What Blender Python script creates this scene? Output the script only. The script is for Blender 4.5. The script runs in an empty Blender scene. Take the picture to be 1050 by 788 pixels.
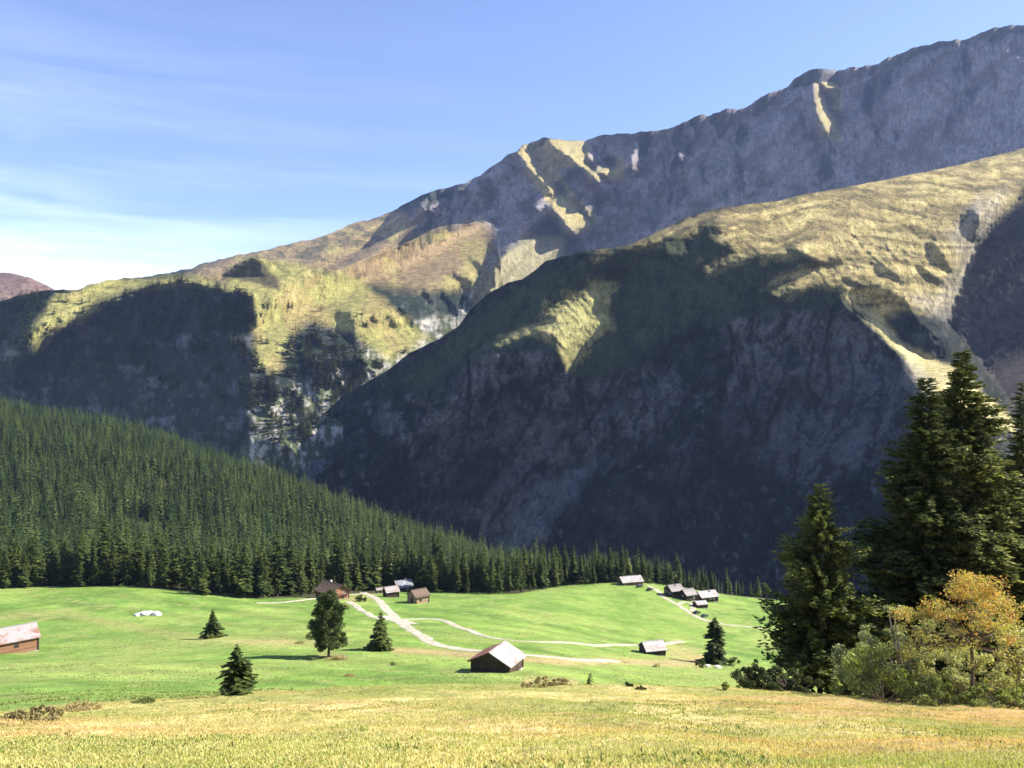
# Alpine valley: meadow with barns, spruce forest, steep mountain sides
import bpy, math, numpy as np, random
F=830.0; CU=525.0; CV=394.0      # reference pixels used as bearings: x=(u-CU)/F*Y, z=(CV-v)/F*Y
MS=0.68                          # size of the mountain solution in the world
scene=bpy.context.scene
col=scene.collection
rng=np.random.default_rng(7)
random.seed(7)
HAZE=2.3e-5; EXPO=1.5

# ---------------------------------------------------------------- noise
def _h(ix,iy,s):
    n=(ix.astype(np.int64)*374761393+iy.astype(np.int64)*668265263+s*974634777)&0x7fffffff
    n=((n^(n>>13))*1274126177)&0x7fffffff
    n=(n^(n>>16))&0x7fffffff
    return n/float(0x7fffffff)
def vnoise(x,y,s=0):
    ix=np.floor(x); iy=np.floor(y); fx=x-ix; fy=y-iy
    fx=fx*fx*(3-2*fx); fy=fy*fy*(3-2*fy)
    a=_h(ix,iy,s); b=_h(ix+1,iy,s); c=_h(ix,iy+1,s); d=_h(ix+1,iy+1,s)
    return (a*(1-fx)+b*fx)*(1-fy)+(c*(1-fx)+d*fx)*fy
def fbm(x,y,o=4,s=0,g=.5):
    t=0;a=1;n=0
    for i in range(o):
        t=t+a*vnoise(x+17*i,y-31*i,s+i); n+=a; a*=g
        x,y=1.63*x-1.21*y,1.21*x+1.63*y
    return t/n
def ridged(x,y,o=4,s=0,g=.5):
    t=0;a=1;n=0
    for i in range(o):
        t=t+a*(1-np.abs(2*vnoise(x+11*i,y+7*i,s+i)-1)); n+=a; a*=g
        x,y=1.63*x-1.21*y,1.21*x+1.63*y
    return t/n
def sstep(a,b,x):
    t=np.clip((x-a)/(b-a),0,1); return t*t*(3-2*t)
AZ=math.radians(10); EL=math.radians(38)
S=np.array([math.cos(EL)*math.cos(AZ), math.cos(EL)*math.sin(AZ), math.sin(EL)])
def inpoly(U,V,poly):
    c=np.zeros(U.shape,bool); n=len(poly)
    for i in range(n):
        x1,y1=poly[i]; x2,y2=poly[(i+1)%n]
        if y1==y2: continue
        m=((y1>V)!=(y2>V)) & (U<(x2-x1)*(V-y1)/(y2-y1)+x1)
        c^=m
    return c
def PL(s): 
    a=[float(t) for t in s.replace(',',' ').split()]
    return list(zip(a[0::2],a[1::2]))
def near_line(U,V,pl):
    d=np.full(U.shape,1e9)
    for (x1,y1),(x2,y2) in zip(pl[:-1],pl[1:]):
        dx,dy=x2-x1,y2-y1; t=np.clip(((U-x1)*dx+(V-y1)*dy)/(dx*dx+dy*dy+1e-9),0,1)
        d=np.minimum(d,np.hypot(U-x1-t*dx,V-y1-t*dy))
    return d
def solve(u0,u1,v0,v1,st,lit,w0,rounds=6,iters=250,lam_s=1.0,lam_p=2e-4,sky=None,lam_a=0.0,DW=1.0):
    """lit: function(U,V)-> target cos (>0 lit) or <=0 dark ; w0(U,V) prior of 1/Y"""
    us=np.arange(u0,u1+st,st,dtype=float); vs=np.arange(v0,v1+st,st,dtype=float)
    U,V=np.meshgrid(us,vs); X=(U-CU)/F; Z=(CV-V)/F
    T=lit(U,V); W0=w0(U,V); w=W0.copy(); h=st/F
    Xc=(X[:-1,:-1]+X[1:,1:])/2; Zc=(Z[:-1,:-1]+Z[1:,1:])/2; Tc=lit((U[:-1,:-1]+U[1:,1:])/2,(V[:-1,:-1]+V[1:,1:])/2)
    def comps(w):
        wx=(w[:-1,1:]-w[:-1,:-1]+w[1:,1:]-w[1:,:-1])/(2*h)
        wz=(w[:-1,:-1]-w[1:,:-1]+w[:-1,1:]-w[1:,1:])/(2*h)
        wc=(w[:-1,:-1]+w[1:,:-1]+w[:-1,1:]+w[1:,1:])/4
        return wx,wc-Xc*wx-Zc*wz,wz
    # L = -(Sx wx + Sy(wc - X wx - Z wz)+Sz wz)= cx wx + cz wz + cw wc
    cx=-(S[0]-S[1]*Xc); cz=-(S[2]-S[1]*Zc); cw=-S[1]
    def A(w):
        wx,g,wz=comps(w); return -(S[0]*wx+S[1]*g+S[2]*wz)
    def AT(r):
        o=np.zeros_like(w)
        a=cx*r/(2*h); b=cz*r/(2*h); c=cw*r/4
        o[:-1,1:]+=a+b+c; o[:-1,:-1]+=-a+b+c; o[1:,1:]+=a-b+c; o[1:,:-1]+=-a-b+c
        return o
    def D2(w):
        a=w[:,2:]-2*w[:,1:-1]+w[:,:-2]; b=w[2:]-2*w[1:-1]+w[:-2]; c=w[1:,1:]-w[1:,:-1]-w[:-1,1:]+w[:-1,:-1]
        return a,b,c
    def D2T(a,b,c):
        o=np.zeros_like(w)
        o[:,2:]+=a;o[:,1:-1]-=2*a;o[:,:-2]+=a
        o[2:]+=b;o[1:-1]-=2*b;o[:-2]+=b
        o[1:,1:]+=c;o[1:,:-1]-=c;o[:-1,1:]-=c;o[:-1,:-1]+=c
        return o
    ws=np.mean(W0)
    # sunlight must reach the lit ground: along a sun ray w/|q-VP| is constant, so nothing towards the sun may exceed it
    VX,VZ=S[0]/S[1],S[2]/S[1]; RD=np.hypot(X-VX,Z-VZ)
    valid=np.ones(U.shape,bool) if sky is None else V>np.interp(U,[p[0] for p in sky],[p[1] for p in sky])
    AW=np.zeros_like(w); AT_=w.copy(); nr,nc=U.shape; rows=np.arange(nr)
    def fix(w):
        psi=np.where(valid,w/RD,0); M=np.zeros_like(psi)
        for j in range(nc-2,-1,-1):
            sl=(VZ-Z[:,j])/(VX-X[:,j]); y=np.clip(rows-sl,0,nr-1.001); i=y.astype(int); f=y-i
            q=np.maximum(psi[:,j+1],M[:,j+1]); q=q[i]*(1-f)+q[i+1]*f; M[:,j]=np.where(rows-sl<0,0,q)
        L_=valid&(T>0)
        D=np.where(L_,psi,1e9); Dn=np.full_like(psi,1e9)
        for j in range(1,nc):
            sl=(VZ-Z[:,j])/(VX-X[:,j]); y=np.clip(rows+sl,0,nr-1.001); i=y.astype(int)
            q=np.minimum(D[:,j-1],Dn[:,j-1]); Dn[:,j]=np.minimum(q[i],q[i+1])
        bad=L_&(M>psi*1.0003); bl=valid&(Dn<1e8)&(psi>Dn*1.0003)
        T1=np.where(bad,(psi*.5+M*.5)*1.003,psi); T1=np.where(bl&~bad,(psi*.5+Dn*.5)*.997,T1)
        return (bad|bl)*1.0,T1*RD
    for rd in range(rounds):
        wx,g,wz=comps(w); N=np.sqrt(wx*wx+g*g+wz*wz); N=np.clip(N,0.3*ws,4*ws)
        C=A(w)/N
        dark=Tc<=0
        tgt=np.where(dark,np.minimum(C,Tc),Tc)
        k=np.where(dark & (C<=Tc),0.0,1.0)*np.where(dark,DW,np.where(Tc>.75,8.0,1.0))*(ws/N)**2
        if rd==0: k=(ws/N)**2; tgt=Tc
        tau=tgt*N
        ls=lam_s/(h*h)*5e-3
        def M(p):
            a,b,c=D2(p)
            return AT(k*A(p))+ls*D2T(a,b,c)+lam_p*p+AW*p
        rhs=AT(k*tau)+lam_p*W0+AW*AT_
        x=w.copy(); r=rhs-M(x); p=r.copy(); rs=(r*r).sum()
        for it in range(iters):
            Ap=M(p); al=rs/((p*Ap).sum()+1e-30); x+=al*p; r-=al*Ap; rn=(r*r).sum()
            if rn<1e-16*ws*ws*x.size*0.01: break
            p=r+rn/rs*p; rs=rn
        w=np.clip(x,ws*0.25,ws*3)
        if lam_a and rd<rounds-3: msk,tg=fix(w); AW=AW*.5+msk*lam_a; AT_=np.where(msk>0,tg,w)
    wx,g,wz=comps(w); N=np.sqrt(wx*wx+g*g+wz*wz)
    return us,vs,w,A(w)/N,Tc
SKY2=PL("-150 760 0 700 150 590 230 525 290 470 320 435 350 408 380 390 400 378 420 362 450 348 470 335 482 318 500 302 520 290 535 287 545 280 560 268 580 262 605 256 625 255 650 250 680 235 700 225 730 215 770 209 800 206 820 200 850 195 890 188 940 178 980 170 1010 162 1050 152 1120 135 1200 120")
L2_LIT=[PL(s) for s in [
"585 262 610 250 650 240 675 225 700 215 730 205 770 199 850 185 1050 140 1200 100 1200 110 1050 197 1030 220 1003 250 998 262 990 283 985 300 976 318 974 330 992 350 1005 368 1035 408 1080 455 1100 520 1060 500 1000 440 960 412 950 405 940 395 930 372 915 355 900 342 885 325 878 315 865 310 862 300 870 298 862 293 840 293 815 295 797 303 786 300 803 288 830 276 856 270 842 266 820 257 775 261 750 267 725 279 722 276 748 262 762 255 735 253 740 249 727 243 730 240 742 238 738 232 730 230 718 233 708 246 680 246 660 251 625 259",
"602 289 635 290 622 303 622 318 624 330 612 342 603 350 590 370 582 383 574 362 572 345 560 338 535 344 510 356 506 353 530 340 555 332 572 329 575 322 553 325 575 312 597 301 603 296",
"683 250 706 249 700 263 695 260 685 262"]]
L2_DARK=[PL(s) for s in [
"868 295 895 291 915 297 930 308 940 325 955 338 968 350 977 365 970 371 950 366 935 356 915 336 898 321 890 314 878 305",
"885 262 910 273 932 290 940 298 925 292 905 281",
"930 262 950 273 968 289 975 298 955 290 940 275",
"943 241 956 242 964 255 974 270 988 290 975 286 955 262",
"980 215 1000 211 1011 225 1004 240 1000 256 990 245 984 230",
"848 262 868 265 866 272 850 272","860 284 870 282 885 290 870 292"]]
RIDGE2=[PL("633 259 641 265 646 277"),PL("722 279 700 292 665 318")]
UPSUN=PL("610 395 700 300 745 262 735 240 650 245 560 300 560 380")
def lit2(U,V):
    T=np.full(U.shape,-0.15)
    T=np.where(inpoly(U,V,PL("480 300 560 255 700 215 770 235 800 262 760 300 700 345 620 400 560 400 500 380")),-0.035,T)
    T=np.where(inpoly(U,V,PL("865 290 900 290 960 330 985 375 960 375 900 330")),-0.03,T)
    T=np.where(inpoly(U,V,PL("1060 180 1003 250 985 300 974 330 992 350 1040 410 1060 420")),-0.02,T)
    T=np.where(inpoly(U,V,PL('470 365 560 360 582 390 640 375 660 420 600 480 440 470')),-0.32,T)
    for p in L2_LIT: T=np.where(inpoly(U,V,p),0.55,T)
    rib=inpoly(U,V,PL("862 298 880 315 897 320 955 368 1000 385 1060 470 950 405 930 372 900 342 865 310"))
    T=np.where(rib,0.68,T)
    T=np.where(inpoly(U,V,L2_LIT[1])|inpoly(U,V,L2_LIT[2]),0.62,T)
    top=inpoly(U,V,PL("740 225 770 190 1060 140 1040 190 990 215 900 215 860 240 780 245"))
    T=np.where(top&(T>0),0.5,T)
    for p in L2_DARK:
        c=np.mean(p,0); k=1.0 if p is L2_DARK[0] else .72
        T=np.where(inpoly(U,V,[(c[0]+(a-c[0])*k,c[1]+(b-c[1])*k) for a,b in p]),-0.10,T)
    T=np.where(U>1062,0.25,T)
    return T
def w02(U,V):
    n=((U-525)*.616+(V-394)*.788)/830
    Y=np.interp(n,[-.3,-.1,.05,.16,.3,.5],[3000,2400,1850,1550,1250,1050])
    return 1/Y
SKY1=PL("-150 322 -60 318 0 309 20 303 50 297 62 298 80 297 90 293 110 288 130 286 160 283 190 277 215 269 245 262 255 260 270 257 300 250 330 243 345 236 365 229 390 222 400 217 410 212 425 205 440 199 455 194 470 190 480 186 493 181 505 171 520 160 530 155 536 148 545 145 558 141 575 144 600 145 615 139 635 137 650 136 665 136 675 134 690 132 700 127 715 118 725 119 735 115 745 111 755 112 765 110 780 100 800 91 808 88 815 80 830 73 845 71 860 72 880 69 900 65 915 58 935 50 955 44 975 41 990 40 1005 34 1025 28 1050 26 1090 18 1200 0")
L1_LIT=[PL(s) for s in [
# long crest slope left, brownish
"50 309 58 302 80 296 95 280 245 250 345 225 402 214 398 224 384 237 376 251 400 236 420 227 429 228 420 238 405 252 410 255 425 246 445 236 460 231 480 231 495 227 510 232 508 240 499 250 502 260 492 275 490 290 488 310 480 350 430 420 400 460 340 520 310 480 300 462 275 452 258 450 252 425 255 400 255 370 254 355 238 346 250 342 264 336 262 322 258 305 240 300 215 296 190 292 150 298 125 307 100 315 80 326 72 335 62 339 50 346 42 361 34 368 27 361 24 345 35 325 50 311",
"532 157 540 142 546 157 553 169 561 178 568 187 572 196 580 204 590 210 600 222 606 231 600 233 592 236 594 241 585 236 578 226 566 213 570 205 562 192 550 178 540 168 533 160",
"563 136 600 140 599 160 603 172 596 168 586 158 576 152 566 148",
"606 153 613 157 608 167 603 160","611 170 620 165 630 172 624 179 611 177",
"650 157 656 149 660 160 653 168 655 176 647 172","696 154 700 151 707 161 699 165",
"834 85 838 80 845 100 850 112 859 122 857 130 850 141 845 128 836 112","838 80 860 80 860 90 845 89",
"601 209 612 207 612 221 606 223 600 215","549 210 562 199 567 206 553 215",
"513 268 518 259 527 250 540 240 560 231 572 239 586 249 584 258 600 270 590 300 500 330 504 302 508 292 509 280",
"432 208 445 196 462 202 450 212 435 218","472 194 480 182 486 184 477 195",
"496 196 503 197 508 205 514 223 509 221 501 205"]]
L1_DARK=[PL(s) for s in [
"230 282 241 273 258 264 265 266 268 274 272 282 262 286 245 285",
"448 298 456 300 466 313 474 328 464 322","430 296 437 299 447 316 440 313","478 262 490 268 494 276 486 272",
"465 281 480 286 488 300 486 312 478 300","408 316 418 324 428 338 422 338","343 319 360 322 366 340 362 356 350 340",
"372 312 382 322 392 334 386 334","395 322 402 327 410 338 404 338","312 370 322 372 330 392 326 420 316 400","352 365 372 370 378 392 362 400","300 400 309 404 312 428 304 430"]]
RIDGE1=[PL("573 150 590 162 605 175 621 190")]
SKYA=PL("-150 322 -60 318 0 309 20 303 50 297 62 298 80 297 90 293 110 288 130 286 160 283 190 280 215 283 230 281 240 273 256 265 268 266 280 268 300 270 330 275 350 277 362 271 385 262 405 254 425 246 445 236 460 231 480 230 495 227 506 231 511 244 516 290 530 340 600 400 700 480 1200 530")
def lit1(U,V):
    T=np.full(U.shape,-0.13)
    for i,p in enumerate(L1_LIT): T=np.where(inpoly(U,V,p),0.6 if i==0 else 0.8,T)
    T=np.where((T>0)&inpoly(U,V,PL("180 290 240 262 340 225 402 214 440 235 400 262 330 275 270 262")),0.4,T)
    for r in RIDGE1: T=np.where(near_line(U,V,r)<2.2,0.8,T)
    up=inpoly(U,V,PL("384 262 384 200 535 120 740 100 640 220 560 262 500 275 420 262"))
    T=np.where((T<=0)&up,-0.025,T)
    return T
def lita(U,V):
    T=lit1(U,V)
    T=np.where((T<=0)&(U>230),-0.08,T)
    for p in L1_DARK: T=np.where(inpoly(U,V,p),-0.08,T)
    sk=np.interp(U,[p[0] for p in SKYA],[p[1] for p in SKYA])
    T=np.where((V<sk-3)&(U>180),0.5,T)
    return T
def litb(U,V):
    T=lit1(U,V)
    T=np.where(inpoly(U,V,PL("180 278 262 262 350 276 405 254 450 235 480 232 500 240 500 262 540 540 -120 540 -120 290")),0.4,T)
    T=np.where(U>1115,0.2,T)
    return T
def w0a(U,V):
    return 1/(np.interp(V,[260,300,400,520],[3300,2900,2400,2100])*np.interp(U,[0,500],[1.0,.97]))
def w0b(U,V):
    n=((U-525)*.616+(V-394)*.788)/830
    Y=np.interp(n,[-.5,-.3,-.1,.1,.3],[5600,5000,4600,4300,4100])
    return 1/Y

# ---------------------------------------------------------------- object helpers
def setp(o,label=None,cat=None,group=None,kind=None):
    if label: o['label']=label
    if cat: o['category']=cat
    if group: o['group']=group
    if kind: o['kind']=kind
    return o
def mesh_np(name,V,Fq,mat=None,smooth=False,cols=None):
    """V (n,3); Fq (m,4) or (m,3) arrays"""
    me=bpy.data.meshes.new(name)
    V=np.asarray(V,np.float32); Fq=np.asarray(Fq,np.int32)
    me.vertices.add(len(V)); me.vertices.foreach_set('co',V.ravel())
    k=Fq.shape[1]; m=len(Fq)
    me.loops.add(m*k); me.loops.foreach_set('vertex_index',Fq.ravel())
    me.polygons.add(m)
    me.polygons.foreach_set('loop_start',np.arange(0,m*k,k,dtype=np.int32))
    me.polygons.foreach_set('loop_total',np.full(m,k,np.int32))
    if smooth: me.polygons.foreach_set('use_smooth',np.ones(m,bool))
    me.update(calc_edges=True)
    if cols is not None:
        a=me.color_attributes.new('albedo','FLOAT_COLOR','POINT')
        c=np.ones((len(V),4),np.float32); c[:,:3]=cols; a.data.foreach_set('color',c.ravel())
    if mat: me.materials.append(mat)
    return me
def link(name,me,parent=None,loc=None):
    o=bpy.data.objects.new(name,me); col.objects.link(o)
    if parent: o.parent=parent
    if loc is not None: o.location=loc
    return o
def empty(name,loc,rz=0):
    o=bpy.data.objects.new(name,None); col.objects.link(o); o.location=loc; o.rotation_euler=(0,0,rz); o.empty_display_size=.3
    return o
class MB:
    def __init__(s): s.v=[]; s.f=[]
    def box(s,c,d,rz=0,ry=0,rx=0):
        n=len(s.v); ca,sa=math.cos(rz),math.sin(rz)
        for dz in(-.5,.5):
            for dx,dy in((-.5,-.5),(.5,-.5),(.5,.5),(-.5,.5)):
                x,y,z=dx*d[0],dy*d[1],dz*d[2]
                if ry: x,z=x*math.cos(ry)+z*math.sin(ry),-x*math.sin(ry)+z*math.cos(ry)
                if rx: y,z=y*math.cos(rx)-z*math.sin(rx),y*math.sin(rx)+z*math.cos(rx)
                x,y=x*ca-y*sa,x*sa+y*ca
                s.v.append((c[0]+x,c[1]+y,c[2]+z))
        s.f+=[(n,n+3,n+2,n+1),(n+4,n+5,n+6,n+7),(n,n+1,n+5,n+4),(n+1,n+2,n+6,n+5),(n+2,n+3,n+7,n+6),(n+3,n,n+4,n+7)]
        return s
    def prism(s,poly,y0,y1):
        """poly in (x,z), extruded along y"""
        n=len(s.v); k=len(poly)
        for y in(y0,y1): s.v+=[(p[0],y,p[1]) for p in poly]
        s.f.append(tuple(range(n,n+k))); s.f.append(tuple(range(n+2*k-1,n+k-1,-1)))
        for i in range(k): j=(i+1)%k; s.f.append((n+j,n+i,n+k+i,n+k+j))
        return s
    def prismx(s,poly,x0,x1):
        """poly in (y,z), extruded along x"""
        n=len(s.v); k=len(poly)
        for x in(x0,x1): s.v+=[(x,p[0],p[1]) for p in poly]
        s.f.append(tuple(range(n+k-1,n-1,-1))); s.f.append(tuple(range(n+k,n+2*k)))
        for i in range(k): j=(i+1)%k; s.f.append((n+i,n+j,n+k+j,n+k+i))
        return s
    def tube(s,pts,rad,seg=8):
        n=len(s.v); P=[np.array(p,float) for p in pts]
        for i,p in enumerate(P):
            t=(P[min(i+1,len(P)-1)]-P[max(i-1,0)]); t/=np.linalg.norm(t)+1e-9
            a=np.cross(t,(0,0,1.0)); 
            if np.linalg.norm(a)<.2: a=np.cross(t,(0,1.0,0))
            a/=np.linalg.norm(a); b=np.cross(t,a)
            r=rad[i] if hasattr(rad,'__len__') else rad
            for k in range(seg):
                q=2*math.pi*k/seg; w=p+r*(math.cos(q)*a+math.sin(q)*b); s.v.append(tuple(w))
        for i in range(len(P)-1):
            for k in range(seg):
                j=(k+1)%seg; s.f.append((n+i*seg+k,n+i*seg+j,n+(i+1)*seg+j,n+(i+1)*seg+k))
        s.f.append(tuple(n+k for k in range(seg))[::-1]); s.f.append(tuple(n+(len(P)-1)*seg+k for k in range(seg)))
        return s
    def mesh(s,name,mat):
        me=bpy.data.meshes.new(name); me.from_pydata(s.v,[],s.f); me.materials.append(mat)
        me.update(); return me
    def build(s,name,mat,parent=None,bev=0):
        o=link(name,s.mesh(name,mat),parent)
        if bev:
            m=o.modifiers.new('b','BEVEL'); m.width=bev; m.segments=2
        return o

# ---------------------------------------------------------------- materials
def newmat(name):
    m=bpy.data.materials.new(name); m.use_nodes=True; nt=m.node_tree
    return m,nt,nt.nodes['Principled BSDF'],nt.nodes['Material Output']
def N(nt,t,**k):
    n=nt.nodes.new(t)
    for a,b in k.items():
        if a in n.inputs.keys(): n.inputs[a].default_value=b
        else: setattr(n,a,b)
    return n
def mixc(nt,fac,a,b,mode='MIX'):
    n=nt.nodes.new('ShaderNodeMix'); n.data_type='RGBA'; n.blend_type=mode
    for i,s in ((0,fac),(6,a),(7,b)):
        if hasattr(s,'is_linked') or hasattr(s,'links'): nt.links.new(s,n.inputs[i])
        else: n.inputs[i].default_value=s if i==0 else (*s,1)
    return n.outputs[2]
def noise(nt,scale,detail=4,vec=None,rough=.6,dim='3D'):
    n=N(nt,'ShaderNodeTexNoise'); n.inputs['Scale'].default_value=scale; n.inputs['Detail'].default_value=detail; n.inputs['Roughness'].default_value=rough
    if vec: nt.links.new(vec,n.inputs['Vector'])
    return n.outputs['Fac']
def ramp(nt,s,p0,p1,c0=(0,0,0),c1=(1,1,1)):
    r=nt.nodes.new('ShaderNodeValToRGB'); r.color_ramp.elements[0].position=p0; r.color_ramp.elements[1].position=p1
    r.color_ramp.elements[0].color=(*c0,1); r.color_ramp.elements[1].color=(*c1,1); nt.links.new(s,r.inputs[0]); return r.outputs[0]
def objco(nt,which='Object'):
    return nt.nodes.new('ShaderNodeTexCoord').outputs[which]
def mapping(nt,v,scale):
    m=nt.nodes.new('ShaderNodeMapping'); m.inputs['Scale'].default_value=scale; nt.links.new(v,m.inputs['Vector']); return m.outputs[0]
def bump(nt,bs,h,strength,dist):
    b=nt.nodes.new('ShaderNodeBump'); b.inputs['Strength'].default_value=strength; b.inputs['Distance'].default_value=dist
    nt.links.new(h,b.inputs['Height']); nt.links.new(b.outputs[0],bs.inputs['Normal'])
def mat_terrain(name,sc,lo=.6,hi=1.45,bs_=(.5,2.0),streak=None,crease=False):
    """albedo attribute varied by world-space noise at several sizes"""
    m,nt,b,o=newmat(name)
    a=nt.nodes.new('ShaderNodeAttribute'); a.attribute_name='albedo'
    pos=objco(nt,'Object')
    n1=noise(nt,sc,8,mapping(nt,pos,streak) if streak else pos,.7)
    n2=noise(nt,sc*6.3,5,pos,.65)
    f=nt.nodes.new('ShaderNodeMath'); f.operation='MULTIPLY'; nt.links.new(n1,f.inputs[0]); nt.links.new(n2,f.inputs[1])
    r=ramp(nt,f.outputs[0],.1,.42,(lo,lo,lo),(hi,hi,hi))
    c=mixc(nt,1.0,a.outputs['Color'],r,'MULTIPLY')
    h=f.outputs[0]
    if crease:   # thin dark joints and runnels
        n3=noise(nt,.022,7,mapping(nt,pos,(1,1,.45)),.62)
        s1=nt.nodes.new('ShaderNodeMath'); s1.operation='SUBTRACT'; nt.links.new(n3,s1.inputs[0]); s1.inputs[1].default_value=.5
        s2=nt.nodes.new('ShaderNodeMath'); s2.operation='ABSOLUTE'; nt.links.new(s1.outputs[0],s2.inputs[0])
        r3=ramp(nt,s2.outputs[0],.0,.022,(.35,.35,.38),(1,1,1)); c=mixc(nt,1.0,c,r3,'MULTIPLY')
    nt.links.new(c,b.inputs['Base Color']); b.inputs['Roughness'].default_value=.95; b.inputs['Specular IOR Level'].default_value=.12
    bump(nt,b,f.outputs[0],bs_[0],bs_[1])
    return m
def mat_leaf(name,c0,c1,trans=.25,attr=False,objrand=True):
    m,nt,b,o=newmat(name)
    geo=nt.nodes.new('ShaderNodeNewGeometry')
    if attr:
        a=nt.nodes.new('ShaderNodeAttribute'); a.attribute_name='albedo'; c=a.outputs['Color']
    else:
        pw=nt.nodes.new('ShaderNodeMath'); pw.operation='POWER'; nt.links.new(geo.outputs['Random Per Island'],pw.inputs[0]); pw.inputs[1].default_value=1.7 if 'needles' in name else 1.0
        c=mixc(nt,pw.outputs[0],c0,c1)
        if objrand:
            oi=nt.nodes.new('ShaderNodeObjectInfo')
            r=ramp(nt,oi.outputs['Random'],0,1,(.62,.66,.6),(1.3,1.22,1.15)); c=mixc(nt,1.0,c,r,'MULTIPLY')
    nt.links.new(c,b.inputs['Base Color']); b.inputs['Roughness'].default_value=.6; b.inputs['Specular IOR Level'].default_value=.25
    if trans:
        t=nt.nodes.new('ShaderNodeBsdfTranslucent'); ms=nt.nodes.new('ShaderNodeMixShader'); ms.inputs[0].default_value=trans
        cc=mixc(nt,1.0,c,(1.3,1.5,.6),'MULTIPLY'); nt.links.new(cc,t.inputs[0])
        nt.links.new(b.outputs[0],ms.inputs[1]); nt.links.new(t.outputs[0],ms.inputs[2]); nt.links.new(ms.outputs[0],o.inputs[0])
    return m
def mat_simple(name,c0,c1,scale,rough=.85,bmp=0,streak=None,detail=5):
    m,nt,b,o=newmat(name); pos=objco(nt)
    n=noise(nt,scale,detail,mapping(nt,pos,streak) if streak else pos)
    nt.links.new(mixc(nt,ramp(nt,n,.35,.65),c0,c1),b.inputs['Base Color']); b.inputs['Roughness'].default_value=rough; b.inputs['Specular IOR Level'].default_value=.3
    if bmp: bump(nt,b,n,.6,bmp)
    return m
def mat_plank(name,c0,c1,width=.22,axis='Z'):
    """horizontal logs or vertical boards with dark joints"""
    m,nt,b,o=newmat(name); pos=objco(nt)
    sp=nt.nodes.new('ShaderNodeSeparateXYZ'); nt.links.new(pos,sp.inputs[0])
    src=sp.outputs['Z']
    if axis!='Z':
        ad=nt.nodes.new('ShaderNodeMath'); ad.operation='ADD'; nt.links.new(sp.outputs['X'],ad.inputs[0]); nt.links.new(sp.outputs['Y'],ad.inputs[1]); src=ad.outputs[0]
    d=nt.nodes.new('ShaderNodeMath'); d.operation='DIVIDE'; d.inputs[1].default_value=width; nt.links.new(src,d.inputs[0])
    fr=nt.nodes.new('ShaderNodeMath'); fr.operation='FRACT'; nt.links.new(d.outputs[0],fr.inputs[0])
    fl=nt.nodes.new('ShaderNodeMath'); fl.operation='FLOOR'; nt.links.new(d.outputs[0],fl.inputs[0])
    wn=nt.nodes.new('ShaderNodeTexWhiteNoise'); wn.noise_dimensions='1D'; nt.links.new(fl.outputs[0],wn.inputs['W'])
    n=noise(nt,1.6,6,mapping(nt,pos,(1,1,5) if axis=='Z' else (5,5,1)))
    base=mixc(nt,ramp(nt,n,.3,.7),c0,c1)
    v=ramp(nt,wn.outputs['Value'],0,1,(.7,.7,.7),(1.2,1.2,1.2)); base=mixc(nt,1.0,base,v,'MULTIPLY')
    j=ramp(nt,fr.outputs[0],0,.12,(.25,.25,.25),(1,1,1)); base=mixc(nt,1.0,base,j,'MULTIPLY')
    nt.links.new(base,b.inputs['Base Color']); b.inputs['Roughness'].default_value=.9; b.inputs['Specular IOR Level'].default_value=.15
    bump(nt,b,j,.8,.03)
    return m
def mat_metal(name,c,rust,amount,rough=.5,period=.25):
    m,nt,b,o=newmat(name); pos=objco(nt)
    n=noise(nt,.55,6,mapping(nt,pos,(1,.5,1)),.7); n2=noise(nt,5,4,pos)
    w=nt.nodes.new('ShaderNodeTexWave'); w.bands_direction='Y'; w.inputs['Scale'].default_value=.31416/period; nt.links.new(pos,w.inputs['Vector'])
    k=ramp(nt,n,amount-.06,amount+.06,(1,1,1),(0,0,0))
    cc=mixc(nt,k,c,rust); cc=mixc(nt,1.0,cc,ramp(nt,n2,.2,.8,(.75,.75,.75),(1.15,1.15,1.15)),'MULTIPLY')
    cc=mixc(nt,1.0,cc,ramp(nt,w.outputs['Fac'],0,.4,(.75,.75,.75),(1,1,1)),'MULTIPLY')
    nt.links.new(cc,b.inputs['Base Color']); b.inputs['Roughness'].default_value=rough; b.inputs['Specular IOR Level'].default_value=.5
    bump(nt,b,w.outputs['Fac'],.6,.03)
    return m

# ================================================================ MOUNTAINS (solved relief, then eroded)
def grid_faces(nr,nc):
    i=np.arange(nr-1)[:,None]*nc+np.arange(nc-1)[None]
    return np.stack([i,i+nc,i+nc+1,i+1],-1).reshape(-1,4)
def bil(us,vs,A,U,V):
    st=us[1]-us[0]; a=np.clip((U-us[0])/st,0,len(us)-1.001); b=np.clip((V-vs[0])/st,0,len(vs)-1.001)
    i=a.astype(int); j=b.astype(int); fa=a-i; fb=b-j
    return (A[j,i]*(1-fa)+A[j,i+1]*fa)*(1-fb)+(A[j+1,i]*(1-fa)+A[j+1,i+1]*fa)*fb
class Relief:
    def __init__(s,sky,box,lit,w0,step=4,jag=1.0,seed=0,**k):
        s.us,s.vs,s.w,C,T=solve(*box,step,lit,w0,sky=sky,**k)
        s.w=s.w/MS; s.sky=np.array(sky); s.seed=seed; s.jag=jag; s.lit=lit
    def skyv(s,u):
        u=np.asarray(u,float); v=np.interp(u,s.sky[:,0],s.sky[:,1])
        return v+s.jag*((fbm(u/9.0,u*0+3,4,s.seed+50)-.5)*5)
    def Y(s,U,V): return 1/bil(s.us,s.vs,s.w,U,V)
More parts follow.
